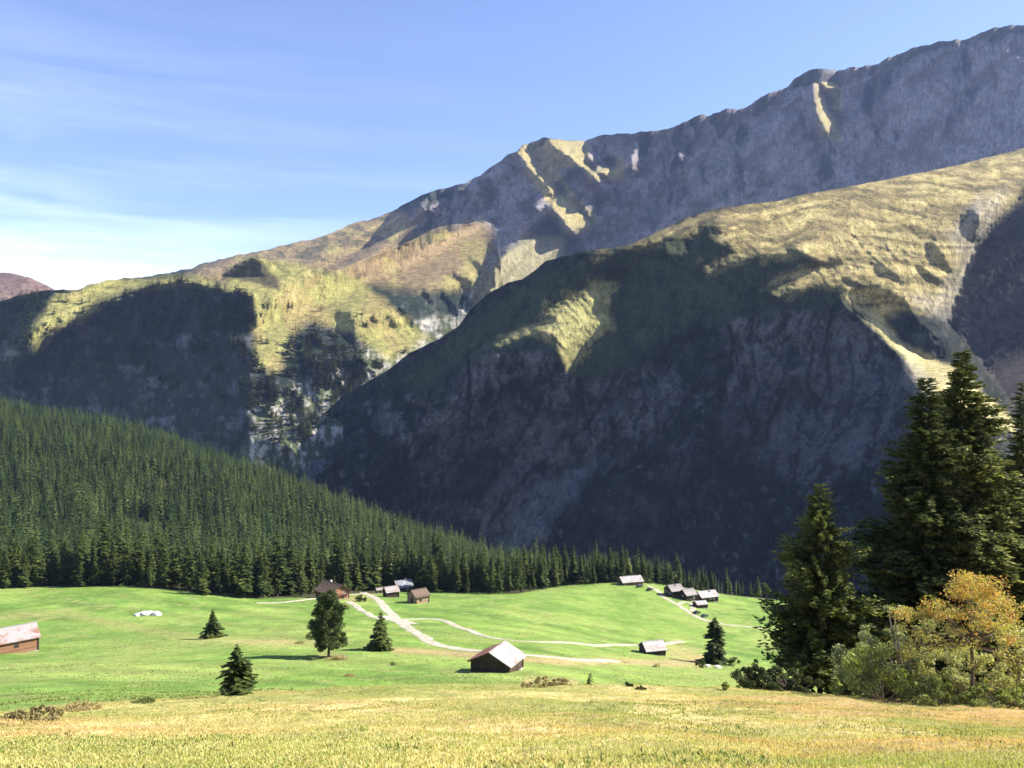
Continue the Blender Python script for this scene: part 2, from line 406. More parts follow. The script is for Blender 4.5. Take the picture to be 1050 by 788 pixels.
def blur_mask(U,V,polys,soft=6,wob=8,seed=0):
    # soft membership of polygons with a wobbly border (evaluated by jittered copies)
    u=U+(fbm(U/14,V/14,3,seed+1)-.5)*wob*2; v=V+(fbm(U/14,V/14,3,seed+5)-.5)*wob*2
    t=np.zeros(U.shape)
    for du,dv in((0,0),(soft,0),(-soft,0),(0,soft),(0,-soft),(soft*.6,soft*.6),(-soft*.6,-soft*.6)):
        m=np.zeros(U.shape,bool)
        for p in polys: m|=inpoly(u+du,v+dv,p)
        t+=m
    return t/7
def lerp(a,b,t): return a*(1-t[...,None])+b*t[...,None]
C_=lambda *c: np.array(c,float)

print('solving relief')
KW=dict(rounds=12,iters=400,lam_s=5.0,lam_a=30.0,DW=4.0)
R2=Relief(SKY2,(-120,1180,120,720),lit2,w02,4,.35,2,rounds=12,iters=500,lam_s=10.0,lam_a=100.0,DW=4.0)
RA=Relief(SKYA,(-120,700,200,540),lita,w0a,4,.6,1,**KW)
KW.update(lam_s=1.0,lam_a=100.0,iters=500)
RB=Relief(SKY1,(120,1180,0,360),litb,w0b,3,1.0,1,lam_p=6e-4,**KW)

def relief_mesh(R,u0,u1,cs,vb,nr,name,disp,colour,mat,backlen):
    us=np.arange(u0,u1+cs,cs); sk=R.skyv(us)
    t=np.linspace(0,1,nr)
    U=np.repeat(us[None],nr,0); V=sk[None]+t[:,None]*(np.maximum(vb,sk+4)-sk)[None]
    Y=R.Y(U,V); Y=Y+disp(U,V,Y)*np.clip((V-sk[None])/5,0,1)
    P=np.stack([(U-CU)/F*Y,Y,(CV-V)/F*Y],-1)
    Cc=colour(U,V,Y)
    # far side of the crest
    k=np.array([1,.75,.5,.3,.15,.05])*backlen
    B=P[0][None].repeat(6,0).copy(); B[:,:,1]+=k[:,None]; B[:,:,2]-=k[:,None]*.8-3
    P=np.concatenate([B,P],0); Cc=np.concatenate([Cc[:1].repeat(6,0),Cc],0)
    me=mesh_np(name,P.reshape(-1,3),grid_faces(P.shape[0],P.shape[1]),mat,True,Cc.reshape(-1,3))
    o=link(name,me); setp(o,kind='structure'); return o

GUL2=[PL(s) for s in ["594 330 592 380 598 420 606 445","560 400 548 425 530 455 500 500","606 415 596 395","748 335 752 355 745 385 738 415 730 450 728 480",
 "806 400 795 420 785 450","640 372 628 395 600 440","480 360 482 400 481 440","700 300 690 340 676 372","770 300 772 330 768 352","660 470 610 500 590 540 560 575","850 330 846 360 852 400","905 380 902 430 893 470"]]
GUL2B=[PL(s) for s in ['520 350 512 390 516 430','560 372 566 400 562 430','655 385 662 410 650 440','702 372 700 410 692 450','770 360 778 400 770 440','835 350 828 390 838 430','870 345 876 390 868 430','640 450 620 480 600 520','700 470 690 510 698 550','760 470 752 520 760 560','820 460 812 510 820 560','430 430 420 460 405 490','540 300 520 325 480 350','660 262 650 300 630 350','560 470 530 500 500 540']]
ROCK2=[PL(s) for s in [
 "478 375 500 352 540 350 570 360 575 380 590 390 585 420 560 420 545 445 520 460 490 470 470 450 450 440",
 "600 392 612 375 640 368 690 380 700 400 690 430 660 450 625 450 604 430",
 "520 470 560 430 600 430 620 450 640 470 600 480 570 500 530 540 500 550 490 520",
 "560 490 610 470 600 500 570 530 540 560 490 560 500 540",
 "740 330 860 320 930 380 940 430 880 480 820 500 770 470 740 440 750 380",
 "380 430 430 410 480 430 490 470 450 500 420 470",
 "640 500 660 500 680 530 660 560 630 530","690 460 720 450 730 490 700 530 680 500"]]
GRASS2=[PL("480 330 545 285 640 255 760 210 1060 150 1060 200 990 310 880 330 860 310 760 320 700 335 640 380 590 390 570 360 500 360 430 400 400 395")]
def disp2(U,V,Y):
    L=R2.lit(U,V)
    calm=1-.95*np.clip(gaus(gaus(((L>-.06)&(L<=0))*1.0))*1.3,0,1)
    dark=gaus((L<=0)*1.0)
    r=blur_mask(U,V,GRASS2,10,8,3)
    wx=U+14*(fbm(U/40,V/40,3,77)-.5)
    pb,pm,pf=rockpat(U,V)
    ero=-(pb-.5)*30*MS*(1-.75*r); fine=-(pm-.5)*13*MS*(1-.7*r)-(pf-.5)*3*MS*(1-.7*r)
    g=0
    for i,l in enumerate(GUL2):
        d=near_line(U+5*(fbm(V/8,U/30,3,i)-.5),V,l); g=g+16*np.exp(-(d/(2.2+i%3))**2)
    # lit spurs: fine gullies running down to the right
    lit=1-dark
    s=(U-V*.75); q=(ridged(s/7+fbm(U/20,V/20,3,4)*1.5,(U+V)/45,3,31)-.5)*7*lit*sstep(215,270,V)+(fbm(U/6,V/4,4,35,.6)-.5)*6*lit
    low=(fbm(U/22,V/16,4,61)-.5)*16*lit
    f_=V-np.interp(U,R2.sky[:,0],R2.sky[:,1])-np.clip(U-850,0,300)*.32
    ter=(ridged(f_/9+fbm(U/40,V/40,3,51)*3,U/110,3,53)-.5)*7*lit*sstep(280,230,V-np.clip(U-850,0,300)*.35)
    return (ero+fine+g)*dark*calm+q+low*.15+ter+(fbm(U/5,V/5,3,33)-.5)*2.2
def rockpat(U,V):
    a=U+9*(fbm(U/22,V/22,4,407)-.5)*2; b=V+9*(fbm(U/20,V/20,3,417)-.5)*2
    return ridged((a+b*.25)/24,(b-a*.15)/40,2,409), ridged((a-b*.12)/8,b/15,3,419), fbm(a/2.6,b/3.4,4,429,.6)
def col2(U,V,Y):
    pb,pm,pf=rockpat(U,V)
    rock=blur_mask(U,V,ROCK2,7,12,11); gr=blur_mask(U,V,GRASS2,6,10,21)
    n=fbm(U/6,V/5,5,5); n2=fbm(U/22,V/18,4,8); st=fbm((U+V*.3)/3.0,V/16,4,12); hz=fbm(U/20,V/2.2,3,91)
    base=lerp(C_(.007,.013,.009),C_(.036,.042,.038),sstep(.46,.72,.35*pm+.3*n2+.35*pf))
    rk=lerp(C_(.016,.018,.018),C_(.105,.10,.10),sstep(.38,.68,.28*pb+.34*pm+.38*pf))
    c=lerp(base,rk,np.clip(rock*1.1,0,1)*sstep(.30,.55,n2*.6+pb*.4))
    pale=sstep(.66,.78,fbm(U/7,V/9,5,43))*.6*sstep(380,430,V)
    c=lerp(c,C_(.17,.155,.155),pale)
    uw=U+5*(fbm(V/9,U/30,3,451)-.5)+4*(fbm(U/5,V/5,3,452)-.5)
    gl=np.zeros(U.shape)
    for i,l in enumerate(GUL2+GUL2B): gl=np.maximum(gl,np.exp(-(near_line(uw,V,l)/(1.3+.5*(i%3)))**2))
    c=lerp(c,C_(.008,.013,.010),gl*.9*(1-gr*.5))
    cr=ridged(uw/15+V*.02,V/30+U*.01,3,461,.6); c=lerp(c,c*.35,sstep(.74,.84,cr)*(1-gr))
    strata=fbm(U/60,(V+U*.12)/1.7+fbm(U/25,V/25,3,463)*5,2,465); c=c*(1+(.55*(strata-.5)*(1-gr))[...,None])
    scree=blur_mask(U,V,[PL("560 495 612 470 600 500 570 530 545 560 500 570 520 540")],5,8,13)
    c=lerp(c,C_(.13,.15,.15)*(.8+.4*st[...,None]),scree*.8)
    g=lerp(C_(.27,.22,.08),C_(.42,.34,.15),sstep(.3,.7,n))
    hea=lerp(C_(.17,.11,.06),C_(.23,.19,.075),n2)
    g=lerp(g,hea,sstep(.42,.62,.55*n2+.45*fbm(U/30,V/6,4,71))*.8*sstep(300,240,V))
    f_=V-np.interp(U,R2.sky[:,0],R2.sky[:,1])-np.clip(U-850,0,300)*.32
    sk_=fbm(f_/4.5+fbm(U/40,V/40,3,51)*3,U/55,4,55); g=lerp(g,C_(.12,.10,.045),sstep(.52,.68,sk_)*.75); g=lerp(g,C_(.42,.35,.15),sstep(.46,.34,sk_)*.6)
    shade_g=lerp(C_(.020,.030,.014),C_(.045,.055,.026),n)
    g=lerp(shade_g,g,blur_mask(U,V,[L2_LIT[0],L2_LIT[1]],7,12,441))  # shade painted into the grass colour: darkened outside the sunlit outlines
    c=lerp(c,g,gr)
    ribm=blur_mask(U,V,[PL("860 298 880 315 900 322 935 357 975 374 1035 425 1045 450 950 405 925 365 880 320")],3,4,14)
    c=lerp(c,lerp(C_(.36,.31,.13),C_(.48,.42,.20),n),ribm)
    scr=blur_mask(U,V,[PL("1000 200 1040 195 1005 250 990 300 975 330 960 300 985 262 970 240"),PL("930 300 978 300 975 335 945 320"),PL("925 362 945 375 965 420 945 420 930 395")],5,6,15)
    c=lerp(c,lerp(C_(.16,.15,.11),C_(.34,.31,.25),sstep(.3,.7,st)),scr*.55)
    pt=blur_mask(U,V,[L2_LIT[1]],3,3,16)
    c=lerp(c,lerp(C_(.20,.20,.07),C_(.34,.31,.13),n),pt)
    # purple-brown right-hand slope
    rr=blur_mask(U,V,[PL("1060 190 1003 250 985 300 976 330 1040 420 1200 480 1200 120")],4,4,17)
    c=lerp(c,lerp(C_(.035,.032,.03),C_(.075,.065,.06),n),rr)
    return c
def gaus(L):
    if L.ndim==1: return L
    A=L.copy()
    for _ in range(3):
        A[1:-1,1:-1]=(A[1:-1,1:-1]*2+A[:-2,1:-1]+A[2:,1:-1]+A[1:-1,:-2]+A[1:-1,2:])/6
    return A
M_mtn=mat_terrain('mountain_rock_and_grass',.05,.30,1.95,(.8,7.0),(1,1,.5),crease=True)
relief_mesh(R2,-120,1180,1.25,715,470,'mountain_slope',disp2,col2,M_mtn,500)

WALL1=[PL("384 240 425 212 470 188 505 170 536 146 600 144 640 136 700 125 780 98 850 70 930 52 1050 25 1200 -10 1200 300 560 300 490 310 500 262 480 232 440 240 400 255")]
OCH1=[PL(s) for s in ["532 150 575 140 602 144 606 175 640 160 640 185 610 185 590 168 570 175 600 215 612 225 600 240 580 232 560 208 540 175","833 80 862 80 860 145 840 135"]]
GR1=[PL("48 310 60 300 100 288 200 284 230 295 262 262 300 272 340 278 372 288 420 330 445 345 400 370 360 340 320 330 300 345 290 380 262 375 262 340 258 305 190 290 130 300 100 315 62 338 40 360 28 350")]
BRN1=[PL("180 290 245 255 400 215 432 225 400 255 450 235 490 228 508 240 500 270 480 300 440 300 380 290 330 280 270 268 230 285")]
def wallpat(U,V):
    a=U+10*(fbm(U/26,V/26,4,7)-.5)*2+V*.25*(fbm(U/120,V/200,2,71)-.5); b=V+12*(fbm(U/24,V/24,3,17)-.5)
    big=ridged(a/30,b/85,2,9); mid=ridged(a/11+b*.01,b/34,3,19); fin=fbm(a/3.2,b/7,3,29,.6)
    return big,mid,fin
def disp1(U,V,Y):
    L=lit1(U,V); dark=gaus((L<=0)*1.0)
    wall=blur_mask(U,V,WALL1,8,4,2)
    wx=U+12*(fbm(U/30,V/30,3,7)-.5)
    # wall: ribs and couloirs running down the fall line
    near=inpoly(U,V,PL('500 120 720 100 640 220 560 262 500 275 450 235 384 262 384 200'))*1.0
    amp=wall*(1-.87*near)
    big,mid,fin=wallpat(U,V)
    rib=-(big-.5)*60*MS*amp-(mid-.5)*26*MS*amp; fine=-(fin-.5)*9*MS*amp
    fl=(ridged(wx/20+V/90,V/60,4,39)-.5)*30*MS*(1-wall)*dark
    lo=((fbm(U/20,V/14,4,61)-.5)*16+(fbm(U/4,V/4,4,63,.6)-.5)*5)*(1-wall)*(1-dark)
    s=U-V*.8
    q=(ridged(s/7,(U+V)/50,3,33)-.5)*8*(1-dark)*(1-wall)*sstep(330,375,V+(U-380)*.45)
    return rib+fine+fl+lo*.6+q
def col1(U,V,Y):
    n=fbm(U/6,V/5,5,105); n2=fbm(U/20,V/16,4,108); st=fbm(U/2.6,V/12,4,112); hz=fbm(U/26,V/2.5,3,113)
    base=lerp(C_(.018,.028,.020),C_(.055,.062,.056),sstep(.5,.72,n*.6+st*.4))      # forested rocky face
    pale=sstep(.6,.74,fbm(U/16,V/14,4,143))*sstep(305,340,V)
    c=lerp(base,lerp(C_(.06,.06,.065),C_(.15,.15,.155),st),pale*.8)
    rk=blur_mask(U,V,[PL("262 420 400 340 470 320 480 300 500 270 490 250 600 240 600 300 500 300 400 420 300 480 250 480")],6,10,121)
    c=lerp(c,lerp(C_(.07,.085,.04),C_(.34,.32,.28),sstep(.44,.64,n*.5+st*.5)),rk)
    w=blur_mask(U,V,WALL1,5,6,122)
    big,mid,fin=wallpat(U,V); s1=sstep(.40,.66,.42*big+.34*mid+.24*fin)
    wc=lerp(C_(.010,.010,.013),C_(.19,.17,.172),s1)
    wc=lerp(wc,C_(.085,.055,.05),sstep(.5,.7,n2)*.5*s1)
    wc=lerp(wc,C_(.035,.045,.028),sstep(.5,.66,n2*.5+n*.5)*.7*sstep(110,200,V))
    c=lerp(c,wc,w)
    hill=blur_mask(U,V,[PL("500 275 540 238 562 230 590 250 600 300 480 320")],4,5,123)
    c=lerp(c,lerp(C_(.14,.13,.06),C_(.25,.22,.13),st),hill)
    br=blur_mask(U,V,BRN1,5,6,124); c=lerp(c,lerp(lerp(C_(.16,.12,.07),C_(.27,.20,.10),n),C_(.26,.23,.08),sstep(.45,.65,n2)*.7),br)
    scrub=sstep(.5,.62,fbm(U/9,V/4,4,151))*blur_mask(U,V,[PL("230 262 400 216 402 255 340 272 270 264")],4,4,125)
    c=lerp(c,C_(.07,.07,.04),scrub*.7)
    g=blur_mask(U,V,GR1,5,6,126); gg=lerp(C_(.20,.20,.06),C_(.30,.27,.10),n); gg=lerp(gg,C_(.28,.2,.09),sstep(.5,.7,n2)*.5)
    c=lerp(c,gg,g)
    o=blur_mask(U,V,OCH1,3,4,127); c=lerp(c,lerp(C_(.2,.17,.06),C_(.32,.27,.13),n),o)
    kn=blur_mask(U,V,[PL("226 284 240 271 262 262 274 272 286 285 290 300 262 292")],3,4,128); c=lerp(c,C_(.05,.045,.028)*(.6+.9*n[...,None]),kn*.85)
    return c
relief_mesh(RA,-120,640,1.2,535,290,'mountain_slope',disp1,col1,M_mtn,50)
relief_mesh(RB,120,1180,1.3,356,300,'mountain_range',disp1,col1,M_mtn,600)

# far reddish hill at the left end of the valley
def far_hill():
    us=np.arange(-220,110,2.0); sk=np.interp(us,[-220,-60,0,8,20,35,50,62,90,110],[300,285,279,279,281,286,293,299,312,320])+(fbm(us/8,us*0,3,4)-.5)*1.6
    n=60; Y=3600*MS*1.6; P=[]
    for i,t in enumerate(np.linspace(-.4,1,n)):
        if t<0: y=Y-t*900; v=sk+0; z=(CV-sk)/F*Y+t*500
        else: y=Y-t*1400; z=(CV-sk)/F*Y-t*900
        x=(us-CU)/F*Y
        rr=(ridged(x/260+0*t,np.full_like(x,y/300),4,3)-.5)*60*(abs(t)>.02)
        P.append(np.stack([x,np.full_like(x,y)+rr,np.broadcast_to(z,x.shape)],-1))
    P=np.array(P); nn=fbm(P[...,0]/90,P[...,1]/60+P[...,2]/60,4,5)
    c=lerp(C_(.10,.065,.05),C_(.17,.11,.085),nn); c=lerp(c,C_(.15,.16,.07),sstep(.3,.8,np.linspace(-.4,1,n)[:,None]+nn-.4))
    setp(link('distant_hill',mesh_np('distant_hill',P.reshape(-1,3),grid_faces(*P.shape[:2]),M_mtn,True,c.reshape(-1,3))),kind='structure')
far_hill()

# ================================================================ GROUND (height table by bearing and distance)
TU=np.array([-450,0,150,300,450,550,650,750,850,1000,1250.])
TB=[
(2,  [1250]*11),(3,[1058]*11),(8,[832]*11),(14,[788]*11),
(28, [745,745,745,741,739,738,739,741,744,748,752]),
(45, [737,733,728,721,717,716,717,720,724,731,738]),
(60, [732,726,719,710,703,702,704,708,713,723,731]),
(75, [727,720,715,711,708,709,712,716,722,728,735]),
(100,[718,711,708,709,710,711,714,719,724,730,738]),
(150,[699,692,693,696,698,698,704,712,718,724,730]),
(200,[676,670,666,665,666,670,688,698,706,714,718]),
(250,[650,646,644,643,648,656,673,684,692,700,706]),
(300,[620,621,622,628,633,640,655,667,676,684,690]),
(350,[600,602,602,615,618,624,640,652,660,668,674]),
(400,[590,593,597,607,610,613,628,638,646,654,660]),
(450,[574,585,592,602,606,604,611,622,632,646,652]),
(500,[555,572,580,592,602,602,597,610,622,640,646]),
(600,[510,540,555,568,585,600,606,620,634,650,656]),
(750,[450,490,515,528,565,604,640,670,690,700,700]),
(950,[400,440,468,505,580,650,700,740,760,770,770]),
(1150,[380,424,456,530,640,700,740,770,790,800,800]),
(1400,[400,450,520,600,700,760,800,830,850,860,860])]
TY=np.log([r[0] for r in TB]); TV=np.array([r[1] for r in TB],float)
def cubic_w(t):
    return (-.5*t+t*t-.5*t**3, 1-2.5*t*t+1.5*t**3, .5*t+2*t*t-1.5*t**3, -.5*t*t+.5*t**3)
def tabv(U,lY):
    # interpolate drop z as a function of bearing and log distance
    i=np.clip(np.searchsorted(TU,U,side='right')-1,0,len(TU)-2); fu=np.clip((U-TU[i])/(TU[i+1]-TU[i]),0,1)
    j=np.clip(np.searchsorted(TY,lY,side='right')-1,0,len(TY)-2); fy=np.clip((lY-TY[j])/(TY[j+1]-TY[j]),0,1)
    wu=cubic_w(fu); wy=cubic_w(fy); o=0
    for a in range(4):
        ja=np.clip(j+a-1,0,len(TY)-1); r=0
        for b in range(4):
            r=r+wu[b]*TV[ja,np.clip(i+b-1,0,len(TU)-1)]
        o=o+wy[a]*r
    return o
gu=np.arange(-420,1470.1,2.5); gl=np.concatenate([np.linspace(math.log(2),math.log(600),900),np.linspace(math.log(600),math.log(1400),90)[1:]])
GU,GL=np.meshgrid(gu,gl); GY=np.exp(GL)
GZ=(CV-tabv(GU,GL))/F*GY; GX=(GU-CU)/F*GY
meadow=sstep(60,110,GY)*(1-sstep(430,560,GY))
GZ+= (fbm(GX/38,GY/38,3,3)-.5)*2.4*meadow + (fbm(GX/9,GY/9,3,13)-.5)*.35*sstep(30,90,GY)
GZ+= (fbm(GX/4,GY/4,4,23)-.5)*.55*sstep(5,25,GY)*(1-sstep(70,140,GY)) + (fbm(GX/1.1,GY/1.1,3,24)-.5)*.14*(1-sstep(60,120,GY))
# dry terrace bank crossing the meadow
def gidx(x,y):
    u=CU+F*x/y; a=np.clip((u-gu[0])/2.5,0,len(gu)-1.001); ly=np.log(y)
    b=np.interp(ly,gl,np.arange(len(gl))); b=np.minimum(b,len(gl)-1.001); return a,b
def zat(x,y):
    x=np.asarray(x,float); y=np.asarray(y,float); a,b=gidx(x,y); i=a.astype(int); j=b.astype(int); fa=a-i; fb=b-j
    return (GZ[j,i]*(1-fa)+GZ[j,i+1]*fa)*(1-fb)+(GZ[j+1,i]*(1-fa)+GZ[j+1,i+1]*fa)*fb
def hit(u,v,ymin=10):
    """ground point seen in the direction (u,v)"""
    Y=np.exp(np.linspace(math.log(ymin),math.log(1300),3000)); x=(u-CU)/F*Y
    vv=CV-zat(x,Y)*F/Y; k=np.argmax(vv<=v) if (vv<=v).any() else int(np.argmin(np.where(Y<560,vv,1e9)))
    return np.array([x[k],Y[k],float(zat(x[k],Y[k]))])
GV=CV-GZ*F/GY
def nz(s,o=4,seed=0): return fbm(GX/s,GY/s,o,seed)
n1=nz(30,5,201); n2=nz(7,5,202); n3=nz(90,4,203)
green=lerp(C_(.115,.175,.036),C_(.185,.235,.058),sstep(.32,.68,.5*n1+.5*n2))
green=lerp(green,C_(.09,.15,.035),sstep(.56,.72,nz(16,5,221))*.5)
green=lerp(green,C_(.24,.25,.08),sstep(.50,.72,n3*.6+n1*.4)*.6)
green=green*(1+.16*np.sin((GX*.5+GY*.86)/3.4+4*nz(40,3,222))[...,None]*sstep(.45,.6,nz(60,3,223))[...,None])
green=lerp(green,C_(.24,.22,.09),sstep(.60,.74,nz(4.5,4,224))*.55)
dry=lerp(C_(.34,.31,.11),C_(.52,.41,.19),sstep(.35,.65,n2*.5+nz(14,4,205)*.5))
dry=lerp(dry,C_(.19,.22,.06),sstep(.5,.66,nz(9,4,206))*.75)
dry=lerp(dry,C_(.40,.25,.12),sstep(.55,.68,fbm(GX/22,GY/7,4,207))*.8)
brow=np.interp(gu,[-420,0,100,250,400,600,1470],[48,50,58,66,68,70,70])[None]
wd=1-sstep(-5,9,GY-brow+(nz(10,4,208)-.5)*14)
green=np.clip(green*C_(.99,1.12,1.0),0,.6)
cg=lerp(green,dry,wd)
def band(pts,wid,seed=0,k=1.0):
    m=near_line(GU,GV+(nz(12,3,seed)-.5)*5,PL(pts)); ok=(GY>75)&(GY<560)
    return np.exp(-(m/wid)**2)*ok*k
tan=C_(.33,.26,.12)
for pts,wid,k in (("405 667 440 669 480 671 540 676 600 679 640 678 700 681 720 676",3.5,.95),("690 668 705 672 715 678",9,.6),("0 634 60 628 120 640 180 652 250 658 330 660",4.5,.35),
    ("240 658 300 658",3,.5),("330 671 350 674",5,.5),("350 612 360 615 382 611",4,.5),("540 698 590 701",4,.8)):
    cg=lerp(cg,tan,band(pts,wid,210,k))
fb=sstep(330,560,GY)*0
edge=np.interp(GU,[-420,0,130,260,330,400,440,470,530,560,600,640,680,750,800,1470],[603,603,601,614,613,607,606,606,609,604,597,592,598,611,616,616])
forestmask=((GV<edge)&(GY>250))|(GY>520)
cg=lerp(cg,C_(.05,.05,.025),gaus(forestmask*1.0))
M_ground=mat_terrain('meadow_turf',.35,.55,1.5,(.9,.35))
P=np.stack([GX,GY,GZ],-1)
setp(link('ground',mesh_np('ground',P.reshape(-1,3),grid_faces(*GX.shape),M_ground,True,cg.reshape(-1,3))),kind='structure')
print('ground done')

# roads: draped strips
M_track=mat_terrain('gravel_track',1.5,.7,1.3,(.5,.05))
M_road=(C_(.30,.275,.21),C_(.44,.41,.33)); M_trk=(C_(.22,.185,.10),C_(.33,.29,.18))
roadxy=[]
def road(name,pts,width,mat,lift=.12,grassy=.8):
    P=np.array([hit(u,v,80) for u,v in PL(pts)])
    # resample smoothly
    d=np.r_[0,np.cumsum(np.hypot(*np.diff(P[:,:2],axis=0).T))]; n=int(d[-1]/1.5)+2
    s=np.linspace(0,d[-1],n); X=np.interp(s,d,P[:,0]); Yy=np.interp(s,d,P[:,1])
    for _ in range(12):
        X[1:-1]=(X[:-2]+2*X[1:-1]+X[2:])/4; Yy[1:-1]=(Yy[:-2]+2*Yy[1:-1]+Yy[2:])/4
    tx=np.gradient(X); ty=np.gradient(Yy); l=np.hypot(tx,ty); nx,ny=-ty/l,tx/l
    wv=width*(.9+.25*fbm(s/7,s*0,3,len(pts)))
    wl=wv*(1+.5*(fbm(s/2.2,s*0+5,3,61)-.5)); wr=wv*(1+.5*(fbm(s/2.2,s*0+9,3,67)-.5))
    k=11; rows=[]; cl=[]
    for j in range(k):
        q=(j/(k-1)-.5); o=q*(wl if q<0 else wr); x=X+nx*o; y=Yy+ny*o; rows.append(np.stack([x,y,zat(x,y)+(lift if 0<j<k-1 else -.05)],-1))
        nn=fbm(x/1.3,y/1.3,4,71); c=lerp(mat[0],mat[1],sstep(.3,.7,nn))
        gm=np.clip(grassy*np.exp(-(q/.11)**2)+sstep(.38,.5,abs(q))*.8,0,1)*sstep(.3,.6,fbm(x/2.5,y/2.5,3,73)+.12)
        cl.append(lerp(c,C_(.17,.20,.06),gm))
    A=np.array(rows); roadxy.append(np.stack([X,Yy],-1))
    setp(link(name,mesh_np(name,A.reshape(-1,3),grid_faces(k,n)[:,::-1],M_track,True,np.array(cl).reshape(-1,3))),kind='structure')
road('road',"372 608 383 612 392 620 402 630 412 639 425 648 437 657 450 662.5 470 665.5 500 668 540 673 590 677 632 678",4.0,M_road,.12,.12)
road('farm_track',"357 617 370 626 382 633 392 636 410 636.5 425 635 442 634.5 456 637 475 645 500 654 530 658 560 659 600 661 650 662 700 658",3.1,M_road,.16,.45)
road('village_road',"664 601 675 606 681 613 694 620 712 631.5 725 637 743 641.5 785 645",3.2,M_road,.12,.4)
road('forest_road',"262 618.5 285 618.5 310 616 330 613.5 350 610.5 375 609",3.0,M_road,.2)
road('road_junction',"396 632 404 635.5 411 637.5 420 641",7.0,M_road,.15,0)
road('yard_lane',"694 620 703 617 712 621 709 628",3.0,M_road,.2)
road('field_track',"640 679.5 680 680.5 715 681.5",2.0,M_trk,.1)

# ================================================================ BUILDINGS
M_dark=mat_plank('weathered_dark_timber',(.045,.032,.024),(.10,.07,.05),.22)
M_red=mat_plank('reddish_brown_timber',(.20,.105,.065),(.32,.17,.10),.24)
M_light=mat_plank('sunbleached_timber',(.26,.18,.11),(.42,.30,.19),.24)
M_board=mat_plank('dark_vertical_boards',(.05,.038,.03),(.12,.085,.06),.18,'X')
M_wm=mat_metal('pale_sheet_metal',(.33,.31,.30),(.27,.13,.08),.44)
M_wm2=mat_metal('whitish_sheet_metal',(.37,.355,.35),(.27,.19,.14),.42)
M_rm=mat_metal('rusty_sheet_metal',(.40,.30,.25),(.26,.10,.06),.62,.7)
M_shingle=mat_plank('brown_shingles',(.11,.075,.055),(.20,.145,.11),.3)
M_slate=mat_plank('grey_slate',(.22,.20,.19),(.34,.31,.29),.3)
M_stone=mat_simple('field_stone',(.20,.19,.17),(.42,.40,.36),2.5,.95,.05)
M_white=mat_simple('white_plaster',(.70,.68,.64),(.80,.78,.75),1.5,.9)
M_glass,nt,b,_o=newmat('window_glass'); b.inputs['Base Color'].default_value=(.03,.04,.05,1); b.inputs['Roughness'].default_value=.08
M_solar,nt,b,_o=newmat('solar_panel_glass')
bk=nt.nodes.new('ShaderNodeTexBrick'); bk.offset=0; bk.inputs['Scale'].default_value=1; bk.inputs['Color1'].default_value=(.16,.17,.20,1); bk.inputs['Color2'].default_value=(.20,.21,.25,1); bk.inputs['Mortar'].default_value=(.5,.5,.52,1)
bk.inputs['Mortar Size'].default_value=.03; bk.inputs['Brick Width'].default_value=1.0; bk.inputs['Row Height'].default_value=1.0
nt.links.new(mapping(nt,objco(nt),(1,1,0)),bk.inputs[0]); nt.links.new(bk.outputs[0],b.inputs['Base Color']); b.inputs['Roughness'].default_value=.25
